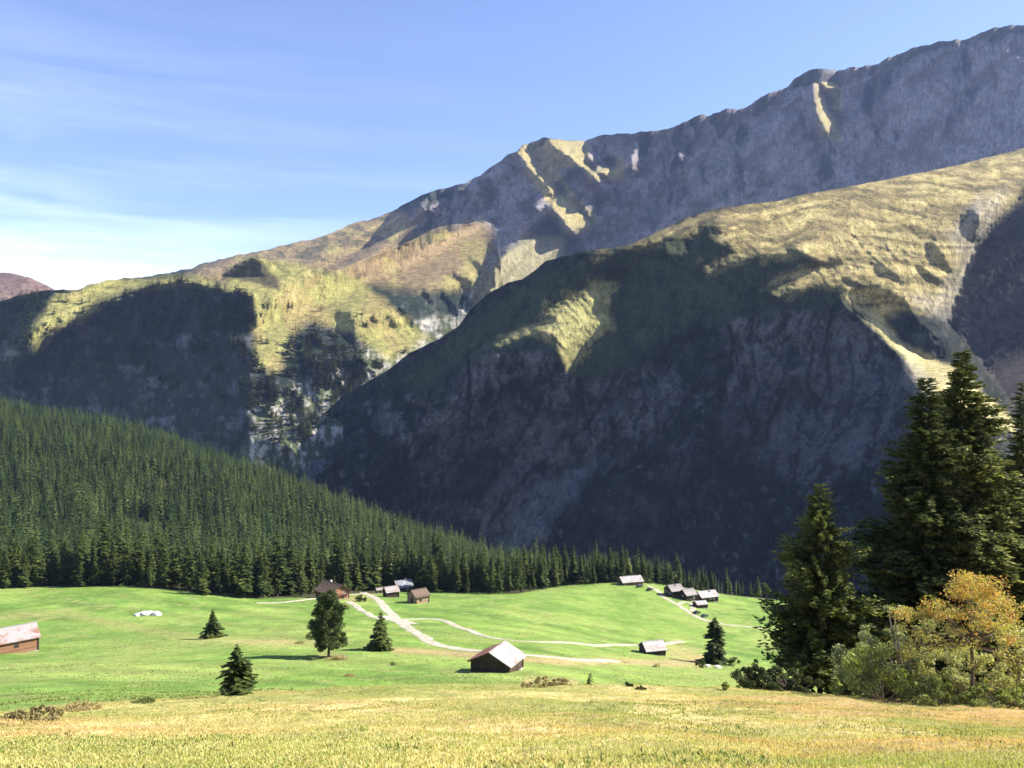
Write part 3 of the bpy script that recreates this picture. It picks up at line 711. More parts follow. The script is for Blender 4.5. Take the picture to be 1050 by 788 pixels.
def barn(name,label,cat,u,v,yaw,w,l,h,rise,mats,over=.6,ymin=80,group=None,extras=(),sink=1.2,side_mats=None,dY=0):
    """ridge along local Y; mats=(wall, gable trim, roof right, roof left)"""
    p=hit(u,v,ymin)
    if dY: p[1]+=dY; p[0]=(u-CU)/F*p[1]
    R=math.radians(yaw)
    t=empty(name,(p[0],p[1],float(zat(p[0],p[1]))),R); setp(t,label,cat,group)
    hw,hl=w/2,l/2
    MB().box((0,0,-sink/2+.1),(w+.16,l+.16,sink+.4)).build('foundation',M_stone,t)
    MB().prism([(-hw,.3),(hw,.3),(hw,h),(0,h+rise),(-hw,h)],-hl,hl).build('wall',mats[0],t)
    # corner logs
    for sx in(-1,1):
        for sy in(-1,1): MB().box((sx*(hw+.03),sy*(hl+.03),(h+.3)/2),(.26,.26,h-.3)).build('corner_post',mats[1],t)
    sl=math.hypot(hw,rise); nxx,nzz=rise/sl,hw/sl; th=.12
    for sx,mt in((1,mats[2]),(-1,mats[3])):
        ex=hw+over; ez=h-over*rise/hw
        a=(0,h+rise+.04); e=(sx*ex,ez+.04)
        poly=[a,e,(e[0],e[1]+th),(a[0],a[1]+th)]
        if sx>0: poly=poly[::-1]
        MB().prism(poly,-hl-over,hl+over).build('roof_panel',mt,t)
    for sy in(-1,1):
        f=MB()
        for sx in(1,-1):
            ex=hw+over*.9; ez=h-over*.9*rise/hw
            q=[(0,h+rise+.02),(sx*ex,ez+.02),(sx*ex,ez-.16),(0,h+rise-.16)]
            if sx<0:q=q[::-1]
            y0=sy*(hl+over-.12); f.prism(q,min(y0,y0+.06),max(y0,y0+.06))
        f.build('barge_board',mats[1],t)
    MB().box((0,0,h+rise+th+.06),(.3,l+2*over+.02,.06)).build('ridge_cap',mats[2],t)
    for ex in extras:
        k=ex[0]
        if k=='door':   # ('door',face,offset,width,height)
            _,face,off,dw,dh=ex
            if face in('front','back'):
                s=-1 if face=='front' else 1
                d=MB().box((off,s*(hl+.04),.3+dh/2),(dw,.08,dh)).build('door',M_board,t)
                MB().box((off+dw*.35,s*(hl+.11),.3+dh*.5),(.06,.06,.22)).build('handle',M_stone,d)
                MB().box((off,s*(hl+.05),.3+dh+.07),(dw+.24,.12,.14)).build('door_lintel',mats[1],t)
            else:
                s=1 if face=='right' else -1
                d=MB().box((s*(hw+.04),off,.3+dh/2),(.08,dw,dh)).build('door',M_board,t)
                MB().box((s*(hw+.11),off+dw*.35,.3+dh*.5),(.06,.06,.22)).build('handle',M_stone,d)
                MB().box((s*(hw+.05),off,.3+dh+.07),(.12,dw+.24,.14)).build('door_lintel',mats[1],t)
        if k=='win':
            _,face,off,z,ww,wh=ex
            if face in('front','back'):
                s=-1 if face=='front' else 1
                f=MB().box((off,s*(hl+.03),z+wh/2+.05),(ww+.2,.08,.1)).box((off,s*(hl+.03),z-wh/2-.05),(ww+.2,.08,.1)).box((off-ww/2-.05,s*(hl+.03),z),(.1,.07,wh)).box((off+ww/2+.05,s*(hl+.03),z),(.1,.07,wh)).box((off,s*(hl+.03),z),(.06,.06,wh)).build('window',M_white if ex[-1]>0 and 'house' in name else mats[1],t)
                MB().box((off,s*(hl+.012),z),(ww,.02,wh)).build('pane',M_glass,f)
            else:
                s=1 if face=='right' else -1
                f=MB().box((s*(hw+.03),off,z+wh/2+.05),(.08,ww+.2,.1)).box((s*(hw+.03),off,z-wh/2-.05),(.08,ww+.2,.1)).box((s*(hw+.03),off-ww/2-.05,z),(.07,.1,wh)).box((s*(hw+.03),off+ww/2+.05,z),(.07,.1,wh)).box((s*(hw+.03),off,z),(.06,.06,wh)).build('window',M_white if 'house' in name else mats[1],t)
                MB().box((s*(hw+.012),off,z),(.02,ww,wh)).build('pane',M_glass,f)
        if k=='chimney':
            _,x,y,hh=ex
            zz=h+rise-abs(x)*rise/hw
            c=MB().box((x,y,zz+hh/2-.2),(.7,.7,hh+.4)).build('chimney',M_white,t); MB().box((x,y,zz+hh+.06),(.9,.9,.12)).build('chimney_cap',M_stone,c)
        if k=='balcony':
            b=MB().box((0,-hl-.5,h*.55),(w*.9,.9,.12))
            b.build('balcony',mats[1],t)
            r=MB()
            for q in np.linspace(-w*.44,w*.44,13): r.box((q,-hl-.92,h*.55+.5),(.07,.07,.9))
            r.box((0,-hl-.92,h*.55+.98),(w*.9,.1,.1)); r.build('railing',mats[1],t)
        if k=='solar':
            # panels lying on the right roof pitch
            ang=math.atan2(rise,hw); cx=hw*.5; cz=h+rise-rise*.5+th+.1
            s=MB().box((cx+.05,0,cz+.03),(sl*.86,l*.94,.06),ry=ang).build('solar_array',M_solar,t)
            MB().box((cx+.05,.2,cz+.09),(.8,1.1,.1),ry=ang).build('skylight',M_white,t)
        if k=='annex':
            _,x,y,aw,al,ah=ex
            MB().box((x,y,ah/2),(aw,al,ah)).build('lean_to',mats[0],t)
            MB().box((x,y,ah+.12),(aw+.6,al+.6,.12),ry=.16 if x>0 else -.16).build('lean_to_roof',mats[2],t)
    return t
barn('hay_barn','brown timber barn with half rusty, half pale metal roof, nearest barn in mid meadow','barn',510,688,-24,8.2,6.6,2.7,2.0,(M_dark,M_board,M_wm2,M_rm),.7,
     extras=(('door','front',.3,2.2,2.2),('win','front',-2.4,2.0,.6,.5),('win','front',0,3.9,.7,.5),('door','right',1.0,1.0,1.9)),side_mats=None)
barn('hay_barn','reddish timber barn with rust patched pale roof at the left edge of the photo','barn',13,668,-46,7.9,9.6,3.7,2.5,(M_red,M_board,M_wm,M_wm2),.55,
     extras=(('door','front',0,2.2,2.2),('annex',-2.2,-6.0,3.4,2.6,2.3),('win','right',0,2.2,.8,.6)))
barn('hay_barn','small dark barn with white metal roof left of the lone spruce ringed by boulders','barn',669,670.5,-74,5.6,6.4,2.2,1.9,(M_dark,M_board,M_wm2,M_wm2),.6,
     extras=(('door','front',0,1.6,1.8),('win','right',0,1.6,.6,.5)))
barn('farmhouse','large brown shingled farmhouse with log balcony standing behind the round pine','house',341,614,48,9.5,11,4.2,2.9,(M_red,M_dark,M_shingle,M_shingle),1.1,
     extras=(('balcony',),('door','front',1.5,1.0,2.0),('win','front',-2.2,3.4,.9,1.0),('win','front',2.2,3.4,.9,1.0),('win','front',-1.8,1.4,.9,1.0),('win','left',2,2.6,.9,1.0),('win','left',-2.5,2.6,.9,1.0),('chimney',1.0,2.5,1.1)))
barn('hay_barn','dark boarded barn with pale pinkish roof left of the solar roofed house','barn',401,612.5,-62,5.2,6.0,3.2,1.9,(M_dark,M_board,M_wm,M_wm),.5,
     extras=(('door','front',0,1.6,2.0),('win','right',0,1.9,.8,.6)))
barn('farmhouse','house with a grey solar panelled roof at the forest edge, behind two barns','house',413,606.5,-62,7.6,8.2,3.4,2.6,(M_dark,M_board,M_slate,M_slate),.7,
     extras=(('solar',),('door','right',-2,1.0,2.0),('win','right',1.2,1.9,1.0,1.0),('win','front',0,2.4,1.0,1.0),('chimney',-1,2,1.0)))
barn('log_cabin','brown roofed log cabin with sunlit end wall, rightmost building at the road fork','cabin',429,618,-52,7.0,6.2,3.6,2.0,(M_light,M_dark,M_shingle,M_shingle),.7,
     extras=(('door','front',0,1.8,2.2),('win','right',-1,1.9,.9,.9),('win','front',0,4.2,.7,.5)))
barn('wood_shed','tiny orange-brown shed tucked behind the pale roofed barn at the forest edge','shed',389.5,608.5,-70,2.6,3.6,1.9,.8,(M_light,M_dark,M_wm,M_wm),.3,extras=(('door','right',0,.9,1.6),))
barn('long_barn','long pale roofed barn alone on the crest of the meadow beside the bright larch','barn',646,599,-72,8.0,12.5,2.4,2.3,(M_red,M_board,M_wm2,M_wm2),.8,ymin=300,
     extras=(('door','right',-2,2.0,2.0),('win','right',3,1.6,.9,.7),('win','front',0,1.8,.9,.7)))
barn('farmhouse','grey roofed dark timber house, leftmost of the cluster along the village road','house',691,611.5,-66,7.6,7.6,4.2,2.4,(M_dark,M_board,M_slate,M_slate),.7,ymin=300,
     extras=(('win','front',-1.6,2.6,.9,1.0),('win','front',1.6,2.6,.9,1.0),('door','right',0,1.0,2.0),('win','right',2.2,2.2,.9,1.0),('chimney',1,1,.9)))
barn('farmhouse','dark timber house with sunlit stone side, second from the left in the village cluster','house',705,615.5,-62,7.0,6.6,3.9,2.4,(M_dark,M_board,M_slate,M_wm),.7,ymin=300,
     extras=(('win','front',0,2.6,1.0,1.0),('door','right',-1,1.0,2.0),('win','right',1.6,2.2,.9,1.0),('chimney',-1,-1,.9)))
barn('farmhouse','wide white roofed house at the right end of the village cluster','house',724,616,-70,8.0,10.5,3.3,2.3,(M_dark,M_board,M_wm2,M_wm2),.8,ymin=300,
     extras=(('win','front',0,2.2,1.0,1.0),('door','right',-2.5,1.0,2.0),('win','right',2.5,2.0,.9,1.0),('win','right',.3,2.0,.9,1.0),('chimney',1,2,.9)))
barn('hay_barn','small dark barn with pale roof in front of the wide white roofed village house','barn',718,623,-72,4.8,6.0,2.2,1.3,(M_dark,M_board,M_wm2,M_wm),.4,ymin=300,
     extras=(('door','right',0,1.6,1.8),))

# cars
M_tyre=mat_simple('tyre_rubber',(.02,.02,.02),(.03,.03,.03),5,.9)
def car(label,u,v,yaw,colr):
    p=hit(u,v,300); t=empty('parked_car',(p[0],p[1],p[2]+.18),math.radians(yaw)); setp(t,label,'car','cars parked by the village road')
    m,nt,b,_=newmat('car_paint'); b.inputs['Base Color'].default_value=(*colr,1); b.inputs['Roughness'].default_value=.25; b.inputs['Coat Weight'].default_value=.6
    MB().prismx([(-2.1,.35),(2.1,.35),(2.15,.75),(1.9,.95),(1.0,1.02),(.45,1.48),(-1.3,1.5),(-1.95,1.05),(-2.15,.9)],-.85,.85).build('body',m,t,.06)
    for s in(-1,1):
        MB().prismx([(.8,1.03),(.4,1.40),(-1.25,1.42),(-1.75,1.05)],s*.86-.01,s*.86+.01).build('side_window',M_glass,t)
        for yy in(-1.35,1.35):
            w=MB(); w.tube([(s*.62,yy,.32),(s*.87,yy,.32)],.33,14); o=w.build('wheel',M_tyre,t)
            r=MB(); r.tube([(s*.86,yy,.32),(s*.89,yy,.32)],.2,10); r.build('rim',M_stone,o)
        MB().box((s*.6,2.12,.7),(.35,.08,.16)).build('headlight',M_white,t)
    MB().box((0,.74,1.25),(1.5,.05,.5),rx=.85).build('windscreen',M_glass,t)
car('black car parked on the village road below the houses, left of the pair',714.5,630,-52,(.02,.02,.025))
car('dark grey car parked on the village road below the houses, right of the pair',722.5,633.5,-55,(.05,.055,.06))
car('dark car parked just below the long barn on the crest',656,602.5,-60,(.03,.035,.05))
car('dark car standing at the top of the village road left of the houses',666.5,606,-50,(.04,.03,.03))

# ================================================================ TREES
M_bark=mat_simple('spruce_bark',(.07,.05,.035),(.14,.10,.07),6,.95,.03,(1,1,.3))
M_sp=mat_leaf('spruce_needles',(.030,.054,.014),(.125,.155,.038),.22)
M_spn=mat_leaf('near_spruce_needles',(.018,.032,.010),(.30,.32,.09),.28)
M_spl=mat_leaf('light_spruce_needles',(.028,.048,.013),(.40,.43,.13),.32)
M_forest=mat_leaf('forest_needles',None,None,.22,attr=True)
def sprays(r,H,R,levels,nb,ns,droop=.25,base=.05,power=.9,width=.16,asym=None,tip=1.0,lift=.0,hang=.35,slen=1.0,var=1.0,up=0.0):
    """needle sprays of a conifer; returns verts (n,4,3)"""
    n=levels*nb
    lev=np.repeat(np.arange(levels),nb); t=base+(1-base)*((lev+r.uniform(0,1,n))/levels)**.92
    az=r.uniform(0,2*np.pi,n)+lev*2.4
    L=R*np.clip(1-t,0.02,1)**power*r.uniform(1-.4*var,1+.14*var,n)*(.86+.28*np.sin(az*2+lev*.31+r.uniform(0,6)))
    L=np.where(t<base+.08,L*.8,L)+.012*H
    z0=t*H; ld=droop*(1.25-t)+r.uniform(-.1,.1,n)
    if ns==1:
        s=np.ones((n,1)); 
    else: s=np.linspace(.22,1,ns)[None]*r.uniform(.9,1.05,(n,ns))
    m=s.shape[1]
    rad=L[:,None]*s; zz=z0[:,None]-ld[:,None]*rad+lift*rad*s*.5
    ca,sa=np.cos(az)[:,None],np.sin(az)[:,None]
    # spray centre line
    if ns==1:
        a0=np.stack([0*ca,0*sa,z0[:,None]],-1); a1=np.stack([ca*rad,sa*rad,zz],-1)
        w=width*L[:,None,None]*2.2*r.uniform(.7,1.2,(n,1,1)); sd=np.stack([-sa,ca,0*ca],-1)
        mid=a0*.45+a1*.55; dn=np.zeros_like(mid); dn[...,2]=-hang*L[:,None]
        Q=np.stack([a0,mid+sd*w+dn*.6,a1,mid-sd*w+dn*.6],2)
        Q2=np.stack([a0,mid+dn*1.3,a1,mid+dn*0],2)
        return np.concatenate([Q.reshape(-1,4,3),Q2.reshape(-1,4,3)])
    p=np.stack([ca*rad,sa*rad,zz],-1)
    side=np.where(np.arange(m)%2==0,1,-1)[None]*r.uniform(.35,1.15,(n,m)); side[:,-1]*=.15
    a2=az[:,None]+side; sl=(L[:,None]*(.20+.34*(1-s)+.08)+.005*H)*r.uniform(.6,1.4,(n,m))*slen
    d=np.stack([np.cos(a2),np.sin(a2),-r.uniform(.05,.6,(n,m))+lift*.4+up*r.uniform(.3,1.2,(n,m))],-1); p[...,2]+=up*L[:,None]*r.normal(0,.10,(n,m)); sd=np.stack([-np.sin(a2),np.cos(a2),r.uniform(-.35,.35,(n,m))],-1)
    w=sl[...,None]*width*2*r.uniform(.7,1.3,(n,m,1)); hg=np.zeros_like(p); hg[...,2]=-sl*hang
    a0=p-d*sl[...,None]*.25; a1=p+d*sl[...,None]; mid=(a0+a1)/2
    Q=np.stack([a0,mid+sd*w+hg*.3,a1,mid-sd*w+hg*.3],2)
    Q2=np.stack([a0,mid+hg,a1,mid-hg*.1],2)
    return np.concatenate([Q.reshape(-1,4,3),Q2.reshape(-1,4,3)])
def quadmesh(name,Q,mat,cols=None):
    return mesh_np(name,Q.reshape(-1,3),np.arange(len(Q)*4).reshape(-1,4),mat,False,cols)
def trunk_mesh(name,H,r0,r,crook=.01,top=.97):
    P=[(r.uniform(-1,1)*crook*H*k/8,r.uniform(-1,1)*crook*H*k/8,-.03*H+k/8*top*H) for k in range(9)]; P[0]=(0,0,-.06*H-.3)
    return MB().tube(P,[r0*(1.25 if k==0 else 1)*(1-k/8.6) for k in range(9)],8).mesh(name,M_bark)

# individual protos (unit: metres, height 20)
def proto(seed,R,lv,nb,ns,**k):
    r=np.random.default_rng(seed); Q=sprays(r,20,R,lv,nb,ns,**k)
    return quadmesh('crown',Q,M_sp),trunk_mesh('trunk',20,.24,r)
protos=[proto(100+i,[2.9,2.5,3.3,2.7,3.0,2.3,3.6,2.6][i],24+i%3*2,8,5,droop=.35+.05*(i%3),base=.06+.02*(i%4),power=[.75,.7,.85,.65,.8,.7,.9,.75][i],width=.2) for i in range(8)]
def place(kind,cm,tm,loc,sc,rz,label,cat,group=None):
    t=empty(kind,loc,rz); t.scale=sc; setp(t,label,cat,group)
    link('trunk',tm,t); link('crown',cm,t); return t

# forest positions ------------------------------------------------
rf=np.random.default_rng(11)
def edge_of(u): return np.interp(u,[-420,0,60,130,190,260,330,360,400,440,470,500,530,545,560,600,640,680,750,800,1470],[604,604,602,602,609,615,610,607,605.5,607,609,609,610,606,604.5,598,591,598,611,616,616])
cand=[]
Yg=np.arange(255,1300,1.0)
sp=6.1
xs=np.arange(-1750,420,sp); ys=np.arange(255,1320,sp)
X,Yy=np.meshgrid(xs,ys); X=X+rf.uniform(-.45,.45,X.shape)*sp; Yy=Yy+rf.uniform(-.45,.45,Yy.shape)*sp
X=X.ravel(); Yy=Yy.ravel(); u=CU+F*X/Yy
ok=(u>-300)&(u<795); X,Yy,u=X[ok],Yy[ok],u[ok]
Z=zat(X,Yy); v=CV-Z*F/Yy
Yedge=np.array([0.0]*len(X))
# distance of the meadow edge for every bearing
ub=np.arange(-420,820,4.0); yb=[]
for uu in ub:
    yy=np.arange(260,620,2.0); vv=CV-zat((uu-CU)/F*yy,yy)*F/yy; k=np.argmax(vv<edge_of(uu)); yb.append(yy[k] if vv[k]<edge_of(uu) else 480)
yb=np.array(yb); 
for _ in range(2): yb[1:-1]=(yb[:-2]+yb[1:-1]+yb[2:])/3
Ye=np.interp(u,ub,yb)+rf.uniform(-3,5,len(u))
gap=fbm(X/45,Yy/45,3,5); 
ok=(Yy>Ye)&(gap>.27)
# beyond the houses on the right only a thin belt
ok&=~((u>590)&(Yy>Ye+np.interp(u,[590,700,800],[160,60,26])))
ok&=~((u>690)&(rf.uniform(0,1,len(u))<np.interp(u,[690,720,760],[0,.35,.55])))
ok&=~((u>560)&(Yy<Ye+8))
# clear strip for the forest road and houses
for rp in roadxy:
    d=np.full(len(X),1e9)
    for a in rp[::4]: d=np.minimum(d,np.hypot(X-a[0],Yy-a[1]))
    ok&=d>4.2
for o in bpy.data.objects:
    if o.parent is None and o.type=='EMPTY' and o.get('category') in('house','barn','shed','cabin'):
        ok&=np.hypot(X-o.location.x,Yy-o.location.y)>(9.5 if o['category']!='shed' else 4)
X,Yy,u,Z,Ye=X[ok],Yy[ok],u[ok],Z[ok],Ye[ok]
Hh=rf.normal(20.5,4.6,len(X)).clip(8,32)*np.interp(u,[-200,300,560,640,700,800],[1,1,.95,.8,.62,.45])
Hh*=.86+.3*fbm(X/30,Yy/30,2,9)
# tall border trees are partly lower saplings
bd=(Yy<Ye+10)&(rf.uniform(0,1,len(X))<.3); Hh[bd]*=.6
inview=(u>-8)&(u<800)
scr=np.where(inview,Hh/Yy,0)
# prefer those at the front (visible) : rank per bearing by distance to the edge
front=(Yy-Ye)
rank=np.where(inview,front-Hh*.35,1e9); idx=np.argsort(rank)[:292]
sel=np.zeros(len(X),bool); sel[idx]=True
print('forest trees',len(X),'individual',sel.sum())
for i in idx:
    cm,tm=protos[rf.integers(8)]; s=Hh[i]/20; ws=s*rf.uniform(.85,1.45)
    place('spruce_tree',cm,tm,(X[i],Yy[i],Z[i]-.2),(ws,ws,s),rf.uniform(0,6.28),'tall green spruce in the front rows of the dense forest bordering the meadow','tree','spruces along the front of the forest')
def forest_mesh(X,Yy,Z,Hh,seed,lv,nb,wid,tints,fat=1.0):
    r=np.random.default_rng(seed); tm=[]
    for i in range(10): tm.append(sprays(r,20,[2.7,2.4,3.0,2.6,2.9,2.3,3.2,2.5,2.8,2.2][i],lv,nb,1,droop=.42,base=.08,power=.75,width=wid))
    which=r.integers(0,10,len(X)); out=[];cl=[]
    for k in range(10):
        s=which==k; n=s.sum()
        if n==0: continue
        a=r.uniform(0,6.28,n); q=tm[k].reshape(-1,3); sc=Hh[s]/20; ws=sc*r.uniform(.8,1.55,n)*fat
        ca,sa=np.cos(a)*ws,np.sin(a)*ws
        x=q[None,:,0]*ca[:,None]-q[None,:,1]*sa[:,None]+X[s][:,None]; y=q[None,:,0]*sa[:,None]+q[None,:,1]*ca[:,None]+Yy[s][:,None]; z=q[None,:,2]*sc[:,None]+Z[s][:,None]
        out.append(np.stack([x,y,z],-1).reshape(-1,3))
        base=tints[0][None]+(tints[1]-tints[0])[None]*r.uniform(0,1,n)[:,None]; base=base*r.uniform(.5,1.35,(n,1))*(.7+.6*fbm(X[s]/40,Yy[s]/40,3,5))[:,None]
        qv=r.uniform(.55,1.5,(n,len(q)//4)).repeat(4,1)
        cl.append((base[:,None,:]*qv[...,None]).reshape(-1,3))
    V=np.concatenate(out); Cc=np.concatenate(cl)
    return V,Cc
ns=~sel
V,Cc=forest_mesh(X[ns],Yy[ns],Z[ns]-.3,Hh[ns],5,15,7,.17,(C_(.028,.052,.014),C_(.105,.138,.036)))
setp(link('forest',mesh_np('forest',V,np.arange(len(V)).reshape(-1,4),M_forest,False,Cc)),'dense spruce forest covering the long slope behind the meadow','forest',kind='stuff')

# trees on the far mountain face
polysD=[PL("-100 322 0 312 40 302 50 308 36 326 26 345 34 362 62 340 90 320 125 308 150 298 190 288 215 294 240 298 258 305 262 325 262 338 240 346 256 356 256 440 230 450 100 420 -100 400")]
polysL=[PL(s) for s in ["258 360 268 372 285 390 292 370 300 345 310 330 330 335 350 345 372 352 385 372 395 372 380 392 350 420 305 462 270 452 255 440 252 400","60 340 90 320 70 345 60 355 45 362 34 366 28 350 45 335"]]
sparse=[(275,317),(271,316),(283,315),(296,317),(300,317),(329,319),(268,325),(270,332),(262,350),(268,350),(274,352),(300,345),(303,338),(348,322),(366,325),(372,323),(383,331),(376,335),(60,310),(68,310),(84,312),(92,310),(100,312),(104,313),(56,322),(62,330),(118,309),(128,308),(415,362),(417,360)]
def pts_in(polys,n,seed,jfall=None):
    r=np.random.default_rng(seed); P=np.array([p for q in polys for p in q]); U=r.uniform(P[:,0].min(),P[:,0].max(),n); V=r.uniform(P[:,1].min(),P[:,1].max(),n)
    m=np.zeros(n,bool)
    for p in polys: m|=inpoly(U,V,p)
    return U[m],V[m]
u1,v1=pts_in(polysD,7500,1); k=fbm(u1/14,v1/10,3,9)+ (330-v1)*.0035; m=k>.45; u1,v1=u1[m],v1[m]
u2,v2=pts_in(polysL,4600,2); k=fbm(u2/9,v2/9,3,19); m=k>.43+.10*(v2>400); u2,v2=u2[m],v2[m]
# short trees along the upper gorge of the middle mountain's left edge
U=np.concatenate([u1,u2,[s[0] for s in sparse]]); Vv=np.concatenate([v1,v2,[s[1] for s in sparse]])
Ym=RA.Y(U,Vv)+disp1(U,Vv,None)
hm=rng.uniform(17,34,len(U)); hm[-len(sparse):]=rng.uniform(17,24,len(sparse))
V,Cc=forest_mesh((U-CU)/F*Ym,Ym,(CV-Vv)/F*Ym-1.5,hm,6,7,6,.30,(C_(.03,.045,.012),C_(.085,.10,.03)),1.75)
setp(link('mountain_forest',mesh_np('mountain_forest',V,np.arange(len(V)).reshape(-1,4),M_forest,False,Cc)),'small dark conifers scattered over the far mountain face','forest',kind='stuff')
print('mountain trees',len(U))

# single trees on the meadow
def single(kind,label,u,v,hpx,wpx,seed,lv=26,nb=9,ns=8,power=.9,base=.03,droop=.3,mat=None,cat='tree',Yf=None,lift=0,width=.18,trunk_r=.02,hang=.35):
    r=np.random.default_rng(seed)
    if Yf: y=Yf; x=(u-CU)/F*y; p=(x,y,float(zat(x,y)))
    else: p=hit(u,v,30)
    H=hpx/F*p[1]; 
    if Yf: H=(CV-(v))/F*y-p[2]           # here v is the pixel row of the tip
    R=wpx/2/F*p[1]
    Q=sprays(r,H,R,lv,nb,ns,power=power,base=base,droop=droop,lift=lift,width=width,hang=hang)
    t=empty(kind,(p[0],p[1],p[2]-.1)); setp(t,label,cat)
    link('trunk',trunk_mesh('trunk',H,H*trunk_r,r),t); link('crown',quadmesh('crown',Q,mat or M_sp),t); return t
single('spruce_tree','small lone spruce on the left meadow, the farthest left of the free standing trees',218,654.5,30,26,1,24,9,8,.85)
single('spruce_tree','ragged spruce standing on the edge of the dry foreground grass, left of the round pine',243,713,54,46,2,24,9,9,.8)
single('spruce_tree','regular cone shaped spruce on the meadow just right of the round pine',390,667,40,32,3,24,9,9,.8)
single('spruce_tree','dark lone spruce ringed by boulders and shrubs at the right side of the meadow',733,681,48,32,4,30,9,9,.62,droop=.35)
M_larch=mat_leaf('larch_needles',(.20,.24,.08),(.30,.33,.14),.3)
single('larch_tree','slender bright green larch behind the long barn on the crest',645,592,25,9,5,20,7,6,.6,mat=M_larch)
single('spruce_tree','tiny seedling spruce growing from the dry mound at the left',80,721,10,8,6,9,6,5)
single('spruce_tree','tiny young spruce on the meadow right of the middle hay barn',605,702,13,12,8,9,6,5,.6)
# round pine with bare trunk
M_pine=mat_leaf('pine_needles',(.035,.06,.016),(.12,.145,.03),.2)
def clumps(r,n,centers,radii,size,asp=.5,shell=.55,up=0):
    """n leaf quads spread in ellipsoid clumps"""
    c=r.integers(0,len(centers),n); d=r.normal(size=(n,3)); d/=np.linalg.norm(d,axis=1)[:,None]
    rr=shell+(1-shell)*r.uniform(0,1,n)**.6
    p=np.array(centers)[c]+d*np.array(radii)[c]*rr[:,None]
    a=r.normal(size=(n,3)); a[:,2]+=up; a/=np.linalg.norm(a,axis=1)[:,None]; b=np.cross(a,r.normal(size=(n,3))); b/=np.linalg.norm(b,axis=1)[:,None]
    s=size*r.uniform(.6,1.4,n)[:,None]
    return np.stack([p-a*s,p+b*s*asp,p+a*s,p-b*s*asp],1)
def pine(u,v,hpx,wpx,seed):
    r=np.random.default_rng(seed); p=hit(u,v,60); H=hpx/F*p[1]; R=wpx/2/F*p[1]
    cs=[];rs=[]
    for i in range(130):
        t=r.uniform(.17,.97); w=R*np.interp(t,[.15,.28,.5,.75,.92,1],[.7,1,.97,.78,.42,.15]); a=r.uniform(0,6.28); q=w*r.uniform(.35,.86)
        cs.append((q*math.cos(a),q*math.sin(a),t*H)); s=R*r.uniform(.14,.26); rs.append((s,s,s*.75))
    Q=clumps(r,42000,cs,rs,.17,.45,.2)
    t=empty('pine_tree',tuple(p)); setp(t,'rounded dense pine with a bare trunk, biggest tree standing free on the meadow','tree')
    tr=MB().tube([(0,0,-.5),(.05,0,.12*H),(0,.05,.5*H),(0,0,.9*H)],[.38,.3,.2,.04],9)
    for c in cs[::3]: tr.tube([(0,0,c[2]-.1*H),(c[0]*.5,c[1]*.5,c[2]-.04*H),c],[.1,.07,.03],5)
    tr.build('trunk',M_bark,t)
    link('crown',quadmesh('crown',Q,M_pine),t)
pine(337,674,67,46,3)
# thin leaning tree at far right meadow
def thin_tree():
    p=hit(786,627,200); r=np.random.default_rng(5); H=29/F*p[1]; t=empty('thin_tree',tuple(p)); setp(t,'spindly bare trunked tree with a small leafy tuft, far right of the meadow','tree')
    MB().tube([(0,0,-.5),(.1,0,.5*H),(0,0,.9*H)],[.22,.16,.08],7).build('trunk',M_bark,t)
    link('crown',quadmesh('crown',clumps(r,900,[(0,0,.84*H),(-1.2,0,.93*H),(1.1,0,.74*H),(-.8,.4,.68*H)],[(1.4,1.2,1.3)]*2+[(1.5,1,1.1),(1,1,.9)],.3,.5,.2),M_sp),t)
thin_tree()

# the tall conifers on the right
def near_spruce(label,u,vtip,y,wpx,seed,lv,nb,ns,power,twin=False,base=.04,width=.11,droop=.16,up=.28,mat=None):
    r=np.random.default_rng(seed); x=(u-CU)/F*y; z=float(zat(x,y)); H=(CV-vtip)/F*y-z; R=wpx/2/F*y
    Q=sprays(r,H,R,lv,nb,ns,power=power,base=base,droop=droop,width=width*1.3,lift=.2,hang=.3,slen=.26,var=1.5,up=up)
    t=empty('spruce_tree',(x,y,z)); setp(t,label,'tree')
    tr=trunk_mesh('trunk',H,H*.014,r); link('trunk',tr,t)
    link('crown',quadmesh('crown',Q,mat or M_spn),t)
    b=MB()
    for k in range(60):
        a=r.uniform(0,6.28); h=r.uniform(.05,.8)*H; L=R*(1-h/H)**power*.8
        b.tube([(0,0,h),(math.cos(a)*L*.5,math.sin(a)*L*.5,h-.12*L),(math.cos(a)*L,math.sin(a)*L,h-.2*L)],[.05+.05*(1-h/H),.04,.015],5)
    b.build('branches',M_bark,t)
near_spruce('smaller dense spruce with a loose top, left of the two tall spruces at the right',841,497,72,150,21,58,14,70,.74,width=.10,droop=-.08,up=.42,mat=M_spl)
near_spruce('tallest spruce on the right, its tip against the sunlit mountain rib',987,360,78,232,22,92,18,80,.78,width=.10)
near_spruce('tall spruce close against the left flank of the tallest one, slightly lower tip',950,388,75,186,23,80,17,72,.74,width=.10)
near_spruce('dark spruce cut by the right edge of the photo',1050,392,84,135,24,70,14,56,.8,width=.10)

